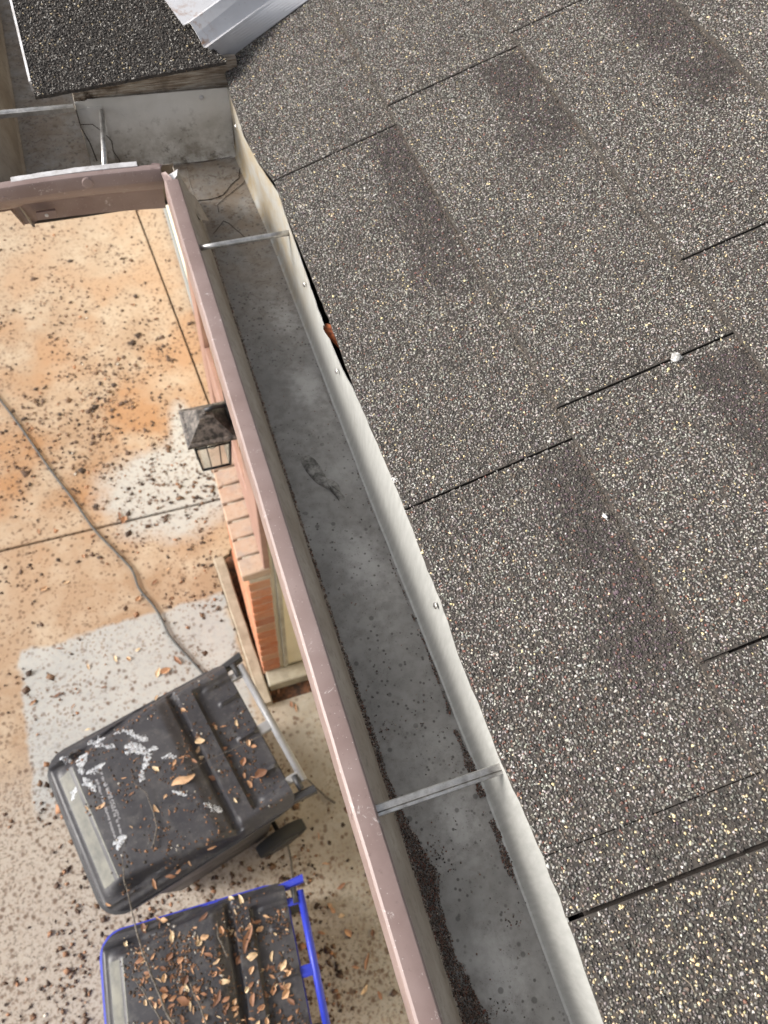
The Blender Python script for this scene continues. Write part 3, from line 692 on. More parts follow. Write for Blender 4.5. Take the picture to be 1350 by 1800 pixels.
def lip_prof(y):
    w = .0009 * nz(y * 5, 9) + .0004 * nz(y * 26, 2); zt = ZL + .0007 * nz(y * 7, 5)
    out = [(.0888, zt - .010), (.0876, zt - .002), (.0862, zt - .0002), (.078, zt + .0004), (.0690, zt - .0003), (.0672, zt - .0018), (.0667, zt - .004),
           (.0660, zt - .020), (.0662, zt - .042), (.0672, zt - .0445), (.0700, zt - .049), (.0745, zt - .056), (.083, zt - .064), (.0975, zt - .075), (.104, zt - .093), (.106, zt - .1185)]
    cl = offset_profile(out, -.0012)
    return [Vector((x + w, y, z)) for x, z in cl]
o = GT('front_lip', ribbon(frange(-1.6, 1.0575, 190), lip_prof, True), 'brown_paint'); smooth_by_angle(o, 30)
# folded seam line on the lip top
GT('lip_crease', tube_mesh([(.0725 + .0007 * nz(y * 5), y, ZL + .0004 + .0007 * nz(y * 7, 5)) for y in frange(-.3, .55, 60)], .0004, 5), 'crack_black')

def spike(x0, x1, y, z, r, head_mat='brown_paint', hexa=False, square=False, y2=None, par=None, drop=0):
    y2 = y if y2 is None else y2; par = par or gut; off = -Vector(par.location)
    if square:
        me = fixn(ribbon(frange(0, 1, 8), lambda t: [Vector((x0 + (x1 - x0) * t, y + (y2 - y) * t + a, z + b)) for a, b in
             ((-r, -r * .8), (-r * 1.05, r * .6), (-r * .55, r * .95), (-r * .45, r * .62), (-r * .3, r), (r * .8, r * 1.1), (r, r * .8), (r, -r * .8))], True, False))
    else: me = tube_mesh([(x0 + (x1 - x0) * t, y + (y2 - y) * t, z) for t in frange(0, 1, 6)], r, 14)
    o = link('hanger_tube', me, 'bare_aluminium', par); o.location = off
    return o
spike(.0885, .2225, .0965, ZL - .011, .0052, square=True, y2=.0955)
spike(.0885, .2235, .9085, ZL - .009, .0042, y2=.911)
def head(par, c, ax, r, h, mat, hexa=False, name='spike_head'):
    o = link(name, disc_mesh(c, ax, r, h, hexa=hexa), mat, par); o.location = -Vector(par.location); return o
head(gut, (.0666, .102, ZL - .0095), (-1, 0, 0), .0068, .0028, 'brown_paint', True)
head(gut, (.0666, .9075, ZL - .009), (-1, 0, 0), .0058, .0024, 'brown_paint')
for (yy, zz) in ((.803, ZL - .012), (.635, ZL - .012), (.28, ZL - .012), (1.20, ZL - .018)):
    head(gut, (bx_(yy) - .0022, yy, zz), (-1, 0, .2), .0038, .0022, 'bare_aluminium', name='screw')

# corner gutter: short cross piece and the length going on beside the dark roof
cg = thing('rain_gutter', 'short jogged corner gutter with brown face and pale metal strip, under the dark roof corner', 'gutter', (0, 1.15, ZF))
def CG(name, me, mat):
    o = link(name, me, mat, cg); o.location = -Vector(cg.location); return o
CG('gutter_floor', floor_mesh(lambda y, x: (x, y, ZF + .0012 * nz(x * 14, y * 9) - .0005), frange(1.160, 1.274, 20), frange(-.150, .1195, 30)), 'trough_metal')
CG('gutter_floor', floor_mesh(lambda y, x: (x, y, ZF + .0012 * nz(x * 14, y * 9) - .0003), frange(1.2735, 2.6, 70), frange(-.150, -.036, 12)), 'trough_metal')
def end_prof(x):
    yb = 1.272 + .0012 * nz(x * 20)
    top = 1.274 + (.22 - x) * .045 + .0008 * nz(x * 60)
    pts = [(yb - .008, ZF + .0005), (yb - .003, ZF + .0015), (yb, ZF + .007)] + [(yb + (top - yb) * q, ZF + .007 + (.116 - .003 * (x < -.02)) * q) for q in (.25, .5, .75, 1)]
    cl = pts + [(a + .0012, b) for a, b in pts[::-1]]
    return [Vector((x, a, b)) for a, b in cl]
o = CG('end_wall', ribbon(frange(-.0375, .2155, 60), end_prof, True), 'end_wall_metal'); smooth_by_angle(o, 40)
o = CG('corner_patch', ribbon(frange(-.038, .004, 10), lambda x: [v + Vector((0, -.0022 - .001 * nz(x * 90, 5), -.012 if i in (6, 7) else 0)) for i, v in enumerate(end_prof(x))], True), 'end_wall_metal'); smooth_by_angle(o, 40)
def side_prof(y):
    x = -.0385 + .001 * nz(y * 20)
    cl = [(x, ZF), (x + .0005, ZF + .05), (x + .001, ZF + .118), (x + .0022, ZF + .118), (x + .0017, ZF + .05), (x + .0012, ZF)]
    return [Vector((a, y, b)) for a, b in cl]
CG('side_wall', ribbon(frange(1.2715, 2.6, 40), side_prof, True), 'back_wall_metal')
# left length: inner slope and lip
def lslope(y):
    cl = offset_profile([(-.1485, ZF + .0005), (-.152, ZF + .0015), (-.1545, ZF + .012), (-.167, ZL - .045), (-.1795, ZL - .0125), (-.184, ZL - .004)], -.0012)
    return [Vector((x, y, z)) for x, z in cl]
CG('front_slope', ribbon(frange(1.150, 2.6, 60), lslope, True), 'front_inner_metal')
def llip(y):
    out = [(-.1815, ZL - .010), (-.184, ZL - .0002), (-.201, ZL), (-.2035, ZL - .004), (-.204, ZL - .018), (-.1965, ZL - .036), (-.188, ZL - .056), (-.1725, ZL - .075), (-.164, ZL - .118)]
    q = (2.6 - y) / 1.512
    return [Vector((x, y + q * max(0, (x + .204) * 1.75) + q * .0015, z)) for x, z in offset_profile(out, -.0012)]
CG('front_lip', ribbon(frange(1.088, 2.6, 60), llip, True), 'brown_paint')
# cross piece: inner slope, painted face with ogee
def cslope(x):
    cl = offset_profile([(1.1720, ZF + .0005), (1.169, ZF + .0015), (1.166, ZF + .012), (1.140, ZL - .045), (1.112, ZL - .0125), (1.1035, ZL - .005)], -.0012)
    return [Vector((x, a, b)) for a, b in cl]
CG('front_slope', ribbon(frange(-.160, .0885, 40), cslope, True), 'front_inner_metal')
def clip_(x):
    sag = .0035 * math.sin(max(0, min(1, (x + .17) / .24)) * math.pi)
    yy = lambda a: a + (x + .05) * (-.01) + max(0, a - 1.09) * max(0, .06 - x) * .9; zt = ZL + sag + (-.004 if x < -.150 else 0)
    out = [(1.1015, zt - .0015), (1.0975, zt - .0003), (1.0935, zt), (1.0905, zt - .0012), (1.0890, zt - .004), (1.0885, zt - .020), (1.0905, zt - .0235), (1.0945, zt - .030),
           (1.105, zt - .042), (1.120, zt - .056), (1.1345, zt - .066), (1.1410, zt - .070), (1.1470, zt - .090), (1.1520, zt - .1165)]
    def xm(a): return -.203 + (a - 1.0885) / .064 * .037
    q = (x + .172) / .2385
    return [Vector((xm(a) + (.0665 - xm(a)) * q if a > 1.0886 else x - .031 * (1 - q), yy(a), b)) for a, b in offset_profile(out, -.0012)]
o = CG('front_lip', ribbon(frange(-.172, .0665, 70), clip_, True), 'brown_paint'); smooth_by_angle(o, 30)
# pale strip standing just inside the lip, torn edge
def strip(x):
    w = .0012 * nz(x * 60, 7) + .0006 * nz(x * 200, 1)
    zz = ZL + .0035 * math.sin((x + .17) / .24 * math.pi) + .002
    y0 = 1.0985 + (x + .05) * (-.01); y1 = 1.1085 + w + (x + .05) * (-.01)
    return [Vector((x, y0, zz)), Vector((x, y1, zz + .0008)), Vector((x, y1, zz - .0004)), Vector((x, y0, zz - .0012))]
CG('metal_strip', ribbon(frange(-.151, .0335, 60), strip, True, False), 'pale_metal')
# mitre tabs where the two lips meet
def tab(pts, th=.0012, mat='brown_paint', name='mitre_tab'):
    vs = [Vector(p) for p in pts]; nn = (vs[1] - vs[0]).cross(vs[2] - vs[0]).normalized() * th; k = len(vs)
    V = vs + [v - nn for v in vs]; F = [tuple(range(k)), tuple(range(k, 2 * k))[::-1]] + [(i, (i + 1) % k, k + (i + 1) % k, k + i) for i in range(k)]
    return CG(name, fixn(mesh(V, F)), mat)
tab([(.0655, 1.0875, ZL - .001), (.071, 1.1005, ZL - .002), (.0655, 1.103, ZL), (.056, 1.104, ZL + .001), (.052, 1.090, ZL + .002)])
tab([(.067, 1.052, ZL - .002), (.0665, 1.085, ZL - .006), (.073, 1.080, ZL - .001), (.080, 1.058, ZL + .001)])
tab([(.069, 1.078, ZL - .010), (.092, 1.086, ZL - .004), (.088, 1.068, ZL - .002), (.080, 1.058, ZL - .003)], mat='pale_metal')
tab([(.080, 1.10, ZL - .02), (.112, 1.085, ZL - .055), (.125, 1.060, ZL - .085), (.108, 1.035, ZL - .06), (.088, 1.05, ZL - .012)], mat='front_inner_metal')
head(cg, (-.045, 1.0885, ZL - .0065), (0, -1, .12), .0085, .0036, 'brown_paint', False)
tb = CG('rivet_plate', box_mesh(-.138, -.108, 1.1400, 1.1450, ZL - .098, ZL - .084, .0006, 1), 'brown_paint')
head(cg, (-.1235, 1.1400, ZL - .091), (0, -1, 0), .0030, .0015, 'pale_metal', name='rivet')
head(cg, (-.167, 1.0885, ZL - .014), (0, -1, 0), .0030, .0015, 'brown_paint', name='rivet')
spo = link('hanger_tube', tube_mesh([(-.0165, 1.105, ZL - .008), (.002, 1.2735, ZL - .011)], .0042, 14), 'bare_aluminium', cg); spo.location = -Vector(cg.location)
spo = link('hanger_tube', fixn(ribbon(frange(0, 1, 6), lambda t: [Vector((-.182 + .142 * t, 1.2925 - .005 * t + a, ZL - .008 + b)) for a, b in ((-.005, -.004), (-.005, .003), (-.003, .0035), (-.002, .0045), (.004, .0045), (.005, .003), (.005, -.004))], True, False)), 'bare_aluminium', cg); spo.location = -Vector(cg.location)
head(cg, (.168, 1.2745, ZL + .006 - .0135), (0, -1, .1), .0036, .0022, 'pale_metal', name='screw')
head(cg, (-.0065, 1.2695, ZL - .060), (0, -1, .1), .0032, .0022, 'pale_metal', name='screw')
# sealant lines and cracks in the inside corner
def floor_line(name, pts, r, mat, par_fn, z=ZF + .0006, wob=.0012):
    P2 = []
    for i in range(len(pts) - 1):
        for q in range(8):
            t = q / 8; x = pts[i][0] * (1 - t) + pts[i + 1][0] * t; y = pts[i][1] * (1 - t) + pts[i + 1][1] * t
            P2.append((x + wob * nz(x * 160, y * 160, 1), y + wob * nz(x * 160, y * 160, 7), z + .0012 * nz(x * 14, y * 9)))
    return par_fn(name, tube_mesh(P2, r, 6, radii=[r * (.55 + .8 * abs(nz(i * .7, r * 9000))) for i in range(len(P2))]), mat)
def fp(x, y, d=.867): v = at_px(x, y, d); return (v.x, v.y)
floor_line('sealant_crack', [fp(340, 353), fp(352, 352), fp(372, 350), (fp(392, 342)), fp(405, 325), fp(420, 312), fp(422, 292)], .0010, 'crack_black', CG)
floor_line('sealant_crack', [fp(385, 372), fp(382, 360), fp(398, 345), fp(412, 334), fp(428, 320), fp(434, 312)], .0006, 'crack_black', CG)
floor_line('sealant_crack', [fp(375, 410), fp(390, 392), fp(392, 388), fp(402, 392), fp(440, 425)], .0005, 'crack_black', CG)
floor_line('seam_bead', [(.1205, 1.125), (.1185, 1.2), (.122, 1.268)], .0004, 'caulk', CG)
floor_line('sealant_crack', [fp(262, 293), fp(300, 289), fp(360, 283), fp(415, 274)], .0007, 'crack_black', CG)
def wall_line(pts, r):
    P3 = []
    for i in range(len(pts) - 1):
        for q in range(6):
            t = q / 6; x = pts[i][0] * (1 - t) + pts[i + 1][0] * t; dz = pts[i][1] * (1 - t) + pts[i + 1][1] * t
            P3.append((x, 1.2685 + .0006 * nz(x * 80), dz))
    CG('sealant_crack', tube_mesh(P3, r, 6), 'crack_black')
wall_line([(-.036, ZL - .026), (-.018, ZL - .028), (-.004, ZL - .044), (.006, ZL - .062), (.004, ZL - .080), (.011, ZL - .098), (.009, ZL - .115)], .0007)
wall_line([(-.0375, ZL - .0005), (-.0375, ZL - .03), (-.030, ZL - .06), (-.026, ZL - .1)], .0010)
# spoon-shaped smear of dried sealant on the floor
def floor_patch(name, outline, h, mat, par_fn, res=40):
    c = Vector((sum(p[0] for p in outline) / len(outline), sum(p[1] for p in outline) / len(outline))); n = len(outline); vs = [(c.x, c.y, ZF + h * 1.2)]; fs = []
    for s, hh in ((.55, h * 1.15), (.88, h), (1.0, -.0006)):
        for p in outline:
            x = c.x + (p[0] - c.x) * s; y = c.y + (p[1] - c.y) * s
            vs.append((x + .0006 * nz(x * 300, y * 300), y + .0006 * nz(y * 300, x * 300), ZF + hh + .0012 * nz(x * 14, y * 9) + .0003 * nz(x * 900, y * 500)))
    for k in range(n): fs.append((0, 1 + k, 1 + (k + 1) % n))
    for r_ in range(2):
        for k in range(n): a = 1 + r_ * n; fs.append((a + k, a + n + k, a + n + (k + 1) % n, a + (k + 1) % n))
    return par_fn(name, fixn(mesh(vs, fs, True)), mat)
sm_pts = [(529, 812), (528, 804), (535, 799), (545, 799), (553, 806), (562, 818), (570, 833), (575, 842), (588, 845), (596, 851), (598, 862), (600, 868), (606, 872), (606, 880), (596, 880), (590, 871), (578, 860), (566, 853), (558, 850), (548, 840), (538, 828)]
floor_patch('sealant_smear', [fp(*p) for p in sm_pts][::-1], .0020, 'dried_sealant', GT)

# ------------------------------------------------------------------ washed down granules lying in the gutter
def px_floor(a): return np.array([fp(*q) for q in a])
def sediment():
    P_, S_, K_ = [], [], []
    N = 130000
    x = rng.uniform(.1195, .2235, N); y = rng.uniform(-.32, 1.05, N)
    nl = smooth_noise(x, y, 26, 21); nf = smooth_noise(x, y, 110, 22); nm = smooth_noise(x, y, 7, 23)
    # band along the front slope, widening toward the near end, thin further up
    wid = np.interp(y, [-.3, -.08, .0, .06, .12, .2, .35, .6, .9, 1.05], [.019, .018, .017, .013, .007, .0045, .003, .0022, .0016, .0008])
    wf = wid * (.55 + .9 * nl * (0.6 + .8 * nf))
    d = np.clip((wf - (x - .1215)) / .0025, 0, 1)
    # broken line near the back wall
    wb = np.interp(y, [-.3, -.02, .02, .14, .2, .4, .7, 1.0], [.0, .0, .007, .006, .003, .0010, .0004, .0])
    cb = np.interp(y, [-.3, -.117, .1, .3, .49, 1.03], [.2165, .2175, .2200, .2190, .2168, .2175]) - .004 * (nl - .5); band = np.clip((wb * (nf * .9 + .25) - abs(x - cb + .1 * wb)) / .0015, 0, 1) * (smooth_noise(x, y, 40, 31) > .36)
    # loose sprinkle
    spr = np.clip((nl * .6 + smooth_noise(x, y, 60, 25) * .6 - .83) * 2.2, 0, 1) * np.interp(y, [-.3, .0, .25, .6, .95], [.30, .22, .07, .04, .02])
    spr2 = .0022
    p = np.clip(np.maximum(np.maximum(d, band), spr) + spr2, 0, 1); keep = rng.random(N) < p
    x, y, dd = x[keep], y[keep], np.maximum(d, band)[keep]
    z = ZF + .0007 + rng.uniform(0, .0012, len(x)) * (dd > .5)
    w = np.array([.22, .26, .12, .05, .02, .01, .14, .18, .0, .0]); w /= w.sum()
    cols = PAL[rng.choice(len(PAL), len(x), p=w)] * rng.uniform(.7, 1.2, (len(x), 1)) * np.array([1.05, .92, .86])
    me = grain_mesh(np.stack([x, y, z], 1), rng.uniform(.0005, .00105, len(x)), cols, .7); me.materials.append(M['granule'])
    o = link('granule_sediment', me); tag(o, 'dark reddish granules washed down into the long gutter floor', 'grit', kind='stuff')
sediment()

# ------------------------------------------------------------------ lantern
LX, LY = .0815, 1.483; LT = CAMZ - 1.9
lan = thing('wall_lantern', 'dark weathered square wall lantern with pyramid top hanging beside the brown gutter', 'lantern', (LX, LY, LT))
H = .0765
def frust(rings, cap=True):
    vs = []; fs = []
    for (h, z) in rings:
        for sx, sy in ((-1, -1), (1, -1), (1, 1), (-1, 1)): vs.append((sx * h, sy * h, z))
    for i in range(len(rings) - 1):
        for k in range(4): fs.append((i * 4 + k, i * 4 + (k + 1) % 4, (i + 1) * 4 + (k + 1) % 4, (i + 1) * 4 + k))
    fs.append((0, 1, 2, 3)); fs.append(tuple(len(vs) - 4 + k for k in range(4)))
    return fixn(mesh(vs, fs))
link('lantern_roof', frust([(.060, -.016), (H * .96, -.013), (H, -.011), (H, -.003), (H * .93, .0), (H * .84, .002), (H * .82, .006), (.024, .047), (.022, .052), (.012, .054)]), 'lantern_metal', lan)
link('finial', disc_mesh((0, 0, .054), (0, 0, 1), .010, .012), 'lantern_metal', lan)
zt, zb, ht, hb = -.016, -.178, .0575, .0455
def bar(p, q, w=.0042, name='cage_bar'):
    return link(name, tube_mesh([p, q], w, 4), 'black_metal', lan)
link('cage_rail', fixn(ribbon([0, 1, 2, 3, 4], lambda k: [Vector((s * a, t * a, z)) for s, t in [((-1, -1), (1, -1), (1, 1), (-1, 1), (-1, -1))[k]] for a, z in ((ht + .003, zt), (ht + .003, zt - .011), (ht - .003, zt - .011), (ht - .003, zt))], True, False)), 'black_metal', lan)
for s, t in ((-1, -1), (1, -1), (1, 1), (-1, 1)): bar((s * ht, t * ht, zt), (s * hb, t * hb, zb), .0045)
for f in (-.36, .36):
    for ax in ((lambda a, h: (a, -h)), (lambda a, h: (a, h)), (lambda a, h: (-h, a)), (lambda a, h: (h, a))):
        a1 = ax(f * ht, ht); a2 = ax(f * hb, hb); bar((*a1, zt), (*a2, zb), .0026)
for zz, hh in ((-.048, .0551), (-.178, .0455)):
    for s, t, u, v in ((-1, -1, 1, -1), (1, -1, 1, 1), (1, 1, -1, 1), (-1, 1, -1, -1)): bar((s * hh, t * hh, zz), (u * hh, v * hh, zz), .0030 if zz > -.1 else .0048)
for ax in (0, 1):
    for sg in (-1, 1):
        pts = []
        for a, h, z in ((-1, ht, zt), (1, ht, zt), (1, hb, zb), (-1, hb, zb)):
            h2 = h - .003; pts.append((a * h2, sg * h2, z) if ax == 0 else (sg * h2, a * h2, z))
        nn = Vector((0, -sg, 0)) if ax == 0 else Vector((-sg, 0, 0))
        V = [Vector(p) for p in pts] + [Vector(p) + nn * .002 for p in pts]
        link('glass_pane', fixn(mesh(V, [(0, 1, 2, 3), (7, 6, 5, 4), (0, 4, 5, 1), (1, 5, 6, 2), (2, 6, 7, 3), (3, 7, 4, 0)])), 'lantern_glass', lan)
link('lamp_socket', tube_mesh([(0, 0, -.02), (0, 0, -.05)], .012, 12), 'black_metal', lan)
link('light_bulb', tube_mesh([(0, 0, -.05), (0, 0, -.06), (0, 0, -.09), (0, 0, -.11), (0, 0, -.125)], .02, 12, radii=[.010, .013, .022, .019, .006]), 'white_chip', lan)
link('back_plate', box_mesh(.092, .1055, -.045, .075, -.14, .10, .004, 2), 'black_metal', lan)
link('bracket_arm', tube_mesh([(.10, .01, .03), (.07, .01, .055), (.03, .005, .066), (0, 0, .064)], .0075, 10), 'black_metal', lan)
link('bracket_box', box_mesh(.066, .094, -.02, .05, -.02, .085, .006, 2), 'black_metal', lan)

# ------------------------------------------------------------------ wheelie bins
def sst(x, a, b):
    t = max(0., min(1., (x - a) / (b - a))); return t * t * (3 - 2 * t)
LIDZ = CAMZ - 2.87
def lid_h(u, v, blue=False):
    """height of the moulded lid above its rim; u from the front edge, v across"""
    W2 = .305; av = abs(v)
    hw = .212 + .052 * sst(u, .05, .50)
    side = 1 - sst(av, hw, hw + .034)
    fr = sst(u, .022, .094)
    h = .044 * side * fr * (1 - .30 * sst(u, .42, .47))
    h -= .022 * side * (sst(u, .468, .482) - sst(u, .496, .51)) * fr            # cross groove
    h -= .022 * (sst(u, .562, .573)) * (1 - sst(av, .238, .252))                # step to the hinge area
    for c in (-.155, .0, .155):                                                   # stiffening ribs
        h += .013 * (1 - sst(abs(v - c), .004, .009)) * sst(u, .625, .64) * (1 - sst(u, .70, .712))
    h += .010 * (1 - sst(abs(av - .235), .006, .016)) * sst(u, .59, .62)
    h += .006 * (sst(u, .18, .2) - sst(u, .4, .42)) * 0
    h -= .008 * (1 - sst(abs(av - hw - .042), .004, .012)) * (1 - sst(u, .44, .5)) * fr
    rim = .008 * (1 - sst(abs(av - .262 - .03 * sst(u, .3, .5)), .004, .012)) * (1 - sst(u, .5, .55))
    h += rim
    h += .014 * side * math.cos(v * 5) * sst(u, .05, .2) * (1 - sst(u, .44, .56)) * .6
    h -= .014 * sst(av, .288, .305)                                              # rolled edge
    h -= .012 * (1 - sst(u, .0, .014))
    h += .002 * nz(u * 5, v * 5, 3)
    return h
def ulim(v, W2=.305, r=.085, L=.712):
    av = abs(v); f = 0.0
    if av > W2 - r: q = (av - (W2 - r)) / r; f = r * (1 - math.sqrt(max(0, 1 - q * q)))
    f += .004 * (v / W2) ** 2
    r2 = .03; b = L
    if av > W2 - r2: q = (av - (W2 - r2)) / r2; b = L - r2 * (1 - math.sqrt(max(0, 1 - q * q)))
    return f, b
def tubs(cx, cy, ang, label, body_mat, tube_mat, trim_mat, label_name):
    b = thing('wheelie_bin', label, 'bin', (cx, cy, 0), ang)
    # local frame: u along +x from the lid front, v along +y
    nu, nv = 120, 96; vs = []; fs = []
    vv = [-.305 * math.cos(math.pi * k / (nv - 1)) for k in range(nv)]
    vv = [.55 * a + .45 * (-.305 + .61 * k / (nv - 1)) for k, a in enumerate(vv)]
    for i in range(nu):
        for k in range(nv):
            v = vv[k]; f, e = ulim(v); t = i / (nu - 1); u = f + (e - f) * t
            edge_drop = .0
            vs.append((u, v, LIDZ + lid_h(u, v)))
    for i in range(nu - 1):
        for k in range(nv - 1): fs.append((i * nv + k, (i + 1) * nv + k, (i + 1) * nv + k + 1, i * nv + k + 1))
    # skirt and underside
    loop = [i * nv for i in range(nu)] + [(nu - 1) * nv + k for k in range(1, nv)] + [i * nv + nv - 1 for i in range(nu - 2, -1, -1)] + [k for k in range(nv - 2, 0, -1)]
    base = len(vs)
    for q in loop: x, y, z = vs[q]; vs.append((x, y, LIDZ - .034))
    m = len(loop)
    for q in range(m): fs.append((loop[q], base + q, base + (q + 1) % m, loop[(q + 1) % m]))
    fs.append(tuple(base + q for q in range(m)))
    lid = link('lid', fixn(mesh(vs, fs, True)), 'charcoal_plastic', b); smooth_by_angle(lid, 50)
    # front bevel overlay, sunlight painted in as a paler colour
    V = []; F = []; n2 = 40
    for k in range(n2):
        v = -.208 + .416 * k / (n2 - 1)
        for u in (.030, .046, .068, .090): V.append((u, v, LIDZ + lid_h(u, v) + .0012))
    for k in range(n2 - 1):
        for q in range(3): F.append((k * 4 + q, k * 4 + q + 1, k * 4 + q + 5, k * 4 + q + 4))
    o = link('lit_bevel', mesh(V, F, True), 'lit_plastic', lid)
    # body: tapered, with rim collar
    def rr(x0, x1, y0, y1, r, z, n=5):
        pts = []
        for cx_, cy_, a0 in ((x1 - r, y1 - r, 0), (x0 + r, y1 - r, 90), (x0 + r, y0 + r, 180), (x1 - r, y0 + r, 270)):
            for q in range(n + 1): a = math.radians(a0 + 90 * q / n); pts.append((cx_ + r * math.cos(a), cy_ + r * math.sin(a), z))
        return pts
    rings = [rr(.13, .60, -.20, .20, .05, .03), rr(.11, .61, -.21, .21, .05, .06), rr(.075, .645, -.25, .25, .05, .62), rr(.045, .675, -.272, .272, .055, LIDZ - .10),
             rr(.006, .712, -.296, .296, .075, LIDZ - .085), rr(-.008, .716, -.309, .309, .085, LIDZ - .05), rr(-.010, .717, -.3105, .3105, .085, LIDZ - .022), rr(.0, .710, -.299, .299, .08, LIDZ - .020), rr(.04, .69, -.28, .28, .06, LIDZ - .06)]
    V = [p for r in rings for p in r]; n = len(rings[0]); F = []
    for i in range(len(rings) - 1):
        for k in range(n): F.append((i * n + k, i * n + (k + 1) % n, (i + 1) * n + (k + 1) % n, (i + 1) * n + k))
    F.append(tuple(range(n))[::-1])
    o = link('body', fixn(mesh(V, F, True)), body_mat, b); smooth_by_angle(o, 35)
    # handle
    hz = LIDZ - .004
    o = link('handle_bar', tube_mesh([(.768 - .004 * 0, -.250, hz), (.768, .258, hz)], .0145, 14), tube_mat, b)
    for v in (-.27, .27):
        sg = 1 if v > 0 else -1
        o = link('handle_arm', fixn(ribbon(frange(0, 1, 8), lambda t: [Vector((.60 + .19 * t, v + sg * (.026 * t) + a, hz - .02 + .012 * t + c)) for a, c in ((-.014, -.03), (-.014, .012), (-.009, .016), (.009, .016), (.014, .012), (.014, -.03))], True, False)), body_mat, b)
        link('hinge_pin', tube_mesh([(.745, v - sg * .052, hz + .008), (.745, v + sg * .004, hz + .008)], .012, 12), 'black_plastic', b)
        link('hinge_block', box_mesh(.705, .768, v - sg * .045 - .012, v - sg * .045 + .016, hz - .012, hz + .012, .004, 2), body_mat if body_mat == 'blue_plastic' else 'grey_tube', b)
    link('handle_bracket', box_mesh(.70, .768, -.026, .014, hz - .014, hz + .010, .006, 2), body_mat if body_mat == 'blue_plastic' else 'grey_tube', b)
    # wheels and axle
    link('axle', tube_mesh([(.63, -.29, .125), (.63, .29, .125)], .011, 10), 'black_metal', b)
    for s in (-1, 1):
        w = link('wheel', tube_mesh([(.63, s * .235, .125), (.63, s * .24, .125), (.63, s * .285, .125), (.63, s * .29, .125)], .1, 28, radii=[.105, .122, .122, .105]), 'rubber', b)
        link('wheel_rim', tube_mesh([(.63, s * .288, .125), (.63, s * .296, .125)], .07, 20, radii=[.078, .066]), 'black_plastic', w)
    return b, lid
A1 = math.radians(13.7)
def bin_origin(u0, v0, a): return (u0 * math.cos(a) - v0 * math.sin(a), u0 * math.sin(a) + v0 * math.cos(a))
o1 = bin_origin(-.525, .7554, A1)
bin1, lid1 = tubs(o1[0], o1[1], A1, 'black wheelie bin with charcoal lid splashed with white, grey metal bar handle', 'black_plastic', 'grey_tube', None, 0)
A2 = math.radians(-3.2)
c2 = Vector((-.668, .012))
bin2, lid2 = tubs(c2.x, c2.y, A2, 'blue wheelie bin with a charcoal lid covered in dead leaves and blue bar handle', 'blue_plastic', 'blue_plastic', None, 0)
bin2.scale = (.862, .90, .985)                                   # the blue bin is the smaller model
def to_local(px, py, bn, ang, d=2.84):
    p = at_px(px, py, d); dx = p.x - bn.location.x; dy = p.y - bn.location.y
    return (dx * math.cos(ang) + dy * math.sin(ang)) / bn.scale.x, (-dx * math.sin(ang) + dy * math.cos(ang)) / bn.scale.y
def lid_point(bn, ang, u, v, up=.001):
    z = (LIDZ + lid_h(u, v)) * bn.scale.z + up; u *= bn.scale.x; v *= bn.scale.y
    return (bn.location.x + u * math.cos(ang) - v * math.sin(ang), bn.location.y + u * math.sin(ang) + v * math.cos(ang), z)
def splash(V):
    A = np.array(V); P_ = []
    L_ = len(A) // 2
    for q in range(120):
        i = rng.integers(0, L_ - 1); f = rng.random(); a = A[i * 2] * (1 - f) + A[i * 2 + 2] * f; b_ = A[i * 2 + 1] * (1 - f) + A[i * 2 + 3] * f; g_ = rng.beta(2, 2) * 1.5 - .25
        P_.append(a * (1 - g_) + b_ * g_ + [0, 0, -.0006])
    me = grain_mesh(np.array(P_), rng.uniform(.0008, .0026, len(P_)), np.full((len(P_), 3), .5), .2); me.materials.append(M['white_splash'])
    o = link('white_splash', me, None, lid1); o['kind'] = 'stuff'
# white splashes: clusters of thin streaks draped on the lid
def streak(bn, par, ang, p0, p1, w, jag=.5, seed=0):
    a = Vector(to_local(*p0, bn, ang)); b_ = Vector(to_local(*p1, bn, ang)); w = w / 1314 * 2.84
    n = 12; d = (b_ - a); nrm_ = Vector((-d.y, d.x)).normalized(); V = []; F = []
    for i in range(n):
        t = i / (n - 1); ww = w * (.25 + math.sin(math.pi * min(1, max(0, t))) ** .7) * (1 + jag * nz(t * 5 + seed, seed * 1.7)); c = a + d * t + nrm_ * w * .6 * nz(t * 3, seed * 3.1)
        for s in (-.5, .5):
            q = c + nrm_ * s * ww * (1 + jag * nz(t * 9, s + seed)); V.append((q.x, q.y, LIDZ + lid_h(q.x, q.y) + .0016))
    for i in range(n - 1): F.append((i * 2, i * 2 + 1, i * 2 + 3, i * 2 + 2))
    return V, F
S = [((150, 1304), (182, 1294), 8), ((165, 1308), (186, 1313), 5), ((188, 1312), (204, 1317), 5), ((103, 1331), (122, 1332), 8), ((124, 1404), (134, 1386), 8),
     ((136, 1330), (156, 1326), 7), ((136, 1338), (155, 1336), 9), ((138, 1346), (152, 1343), 9), ((143, 1353), (147, 1363), 6), ((151, 1369), (162, 1382), 10), ((160, 1380), (170, 1391), 7), ((155, 1362), (186, 1345), 7),
     ((238, 1297), (262, 1303), 8), ((225, 1288), (240, 1296), 6), ((222, 1318), (242, 1308), 8), ((223, 1325), (258, 1318), 9), ((240, 1328), (278, 1316), 7), ((228, 1310), (252, 1314), 6), ((236, 1322), (270, 1328), 4),
     ((256, 1336), (266, 1334), 9), ((262, 1340), (254, 1354), 7), ((252, 1356), (250, 1376), 6), ((286, 1333), (312, 1333), 6), ((305, 1392), (330, 1400), 4), ((360, 1414), (390, 1426), 8), ((202, 1485), (220, 1478), 8), ((212, 1478), (226, 1473), 5), ((208, 1488), (214, 1490), 7), ((200, 1290), (235, 1286), 4)]
Vs, Fs = [], []
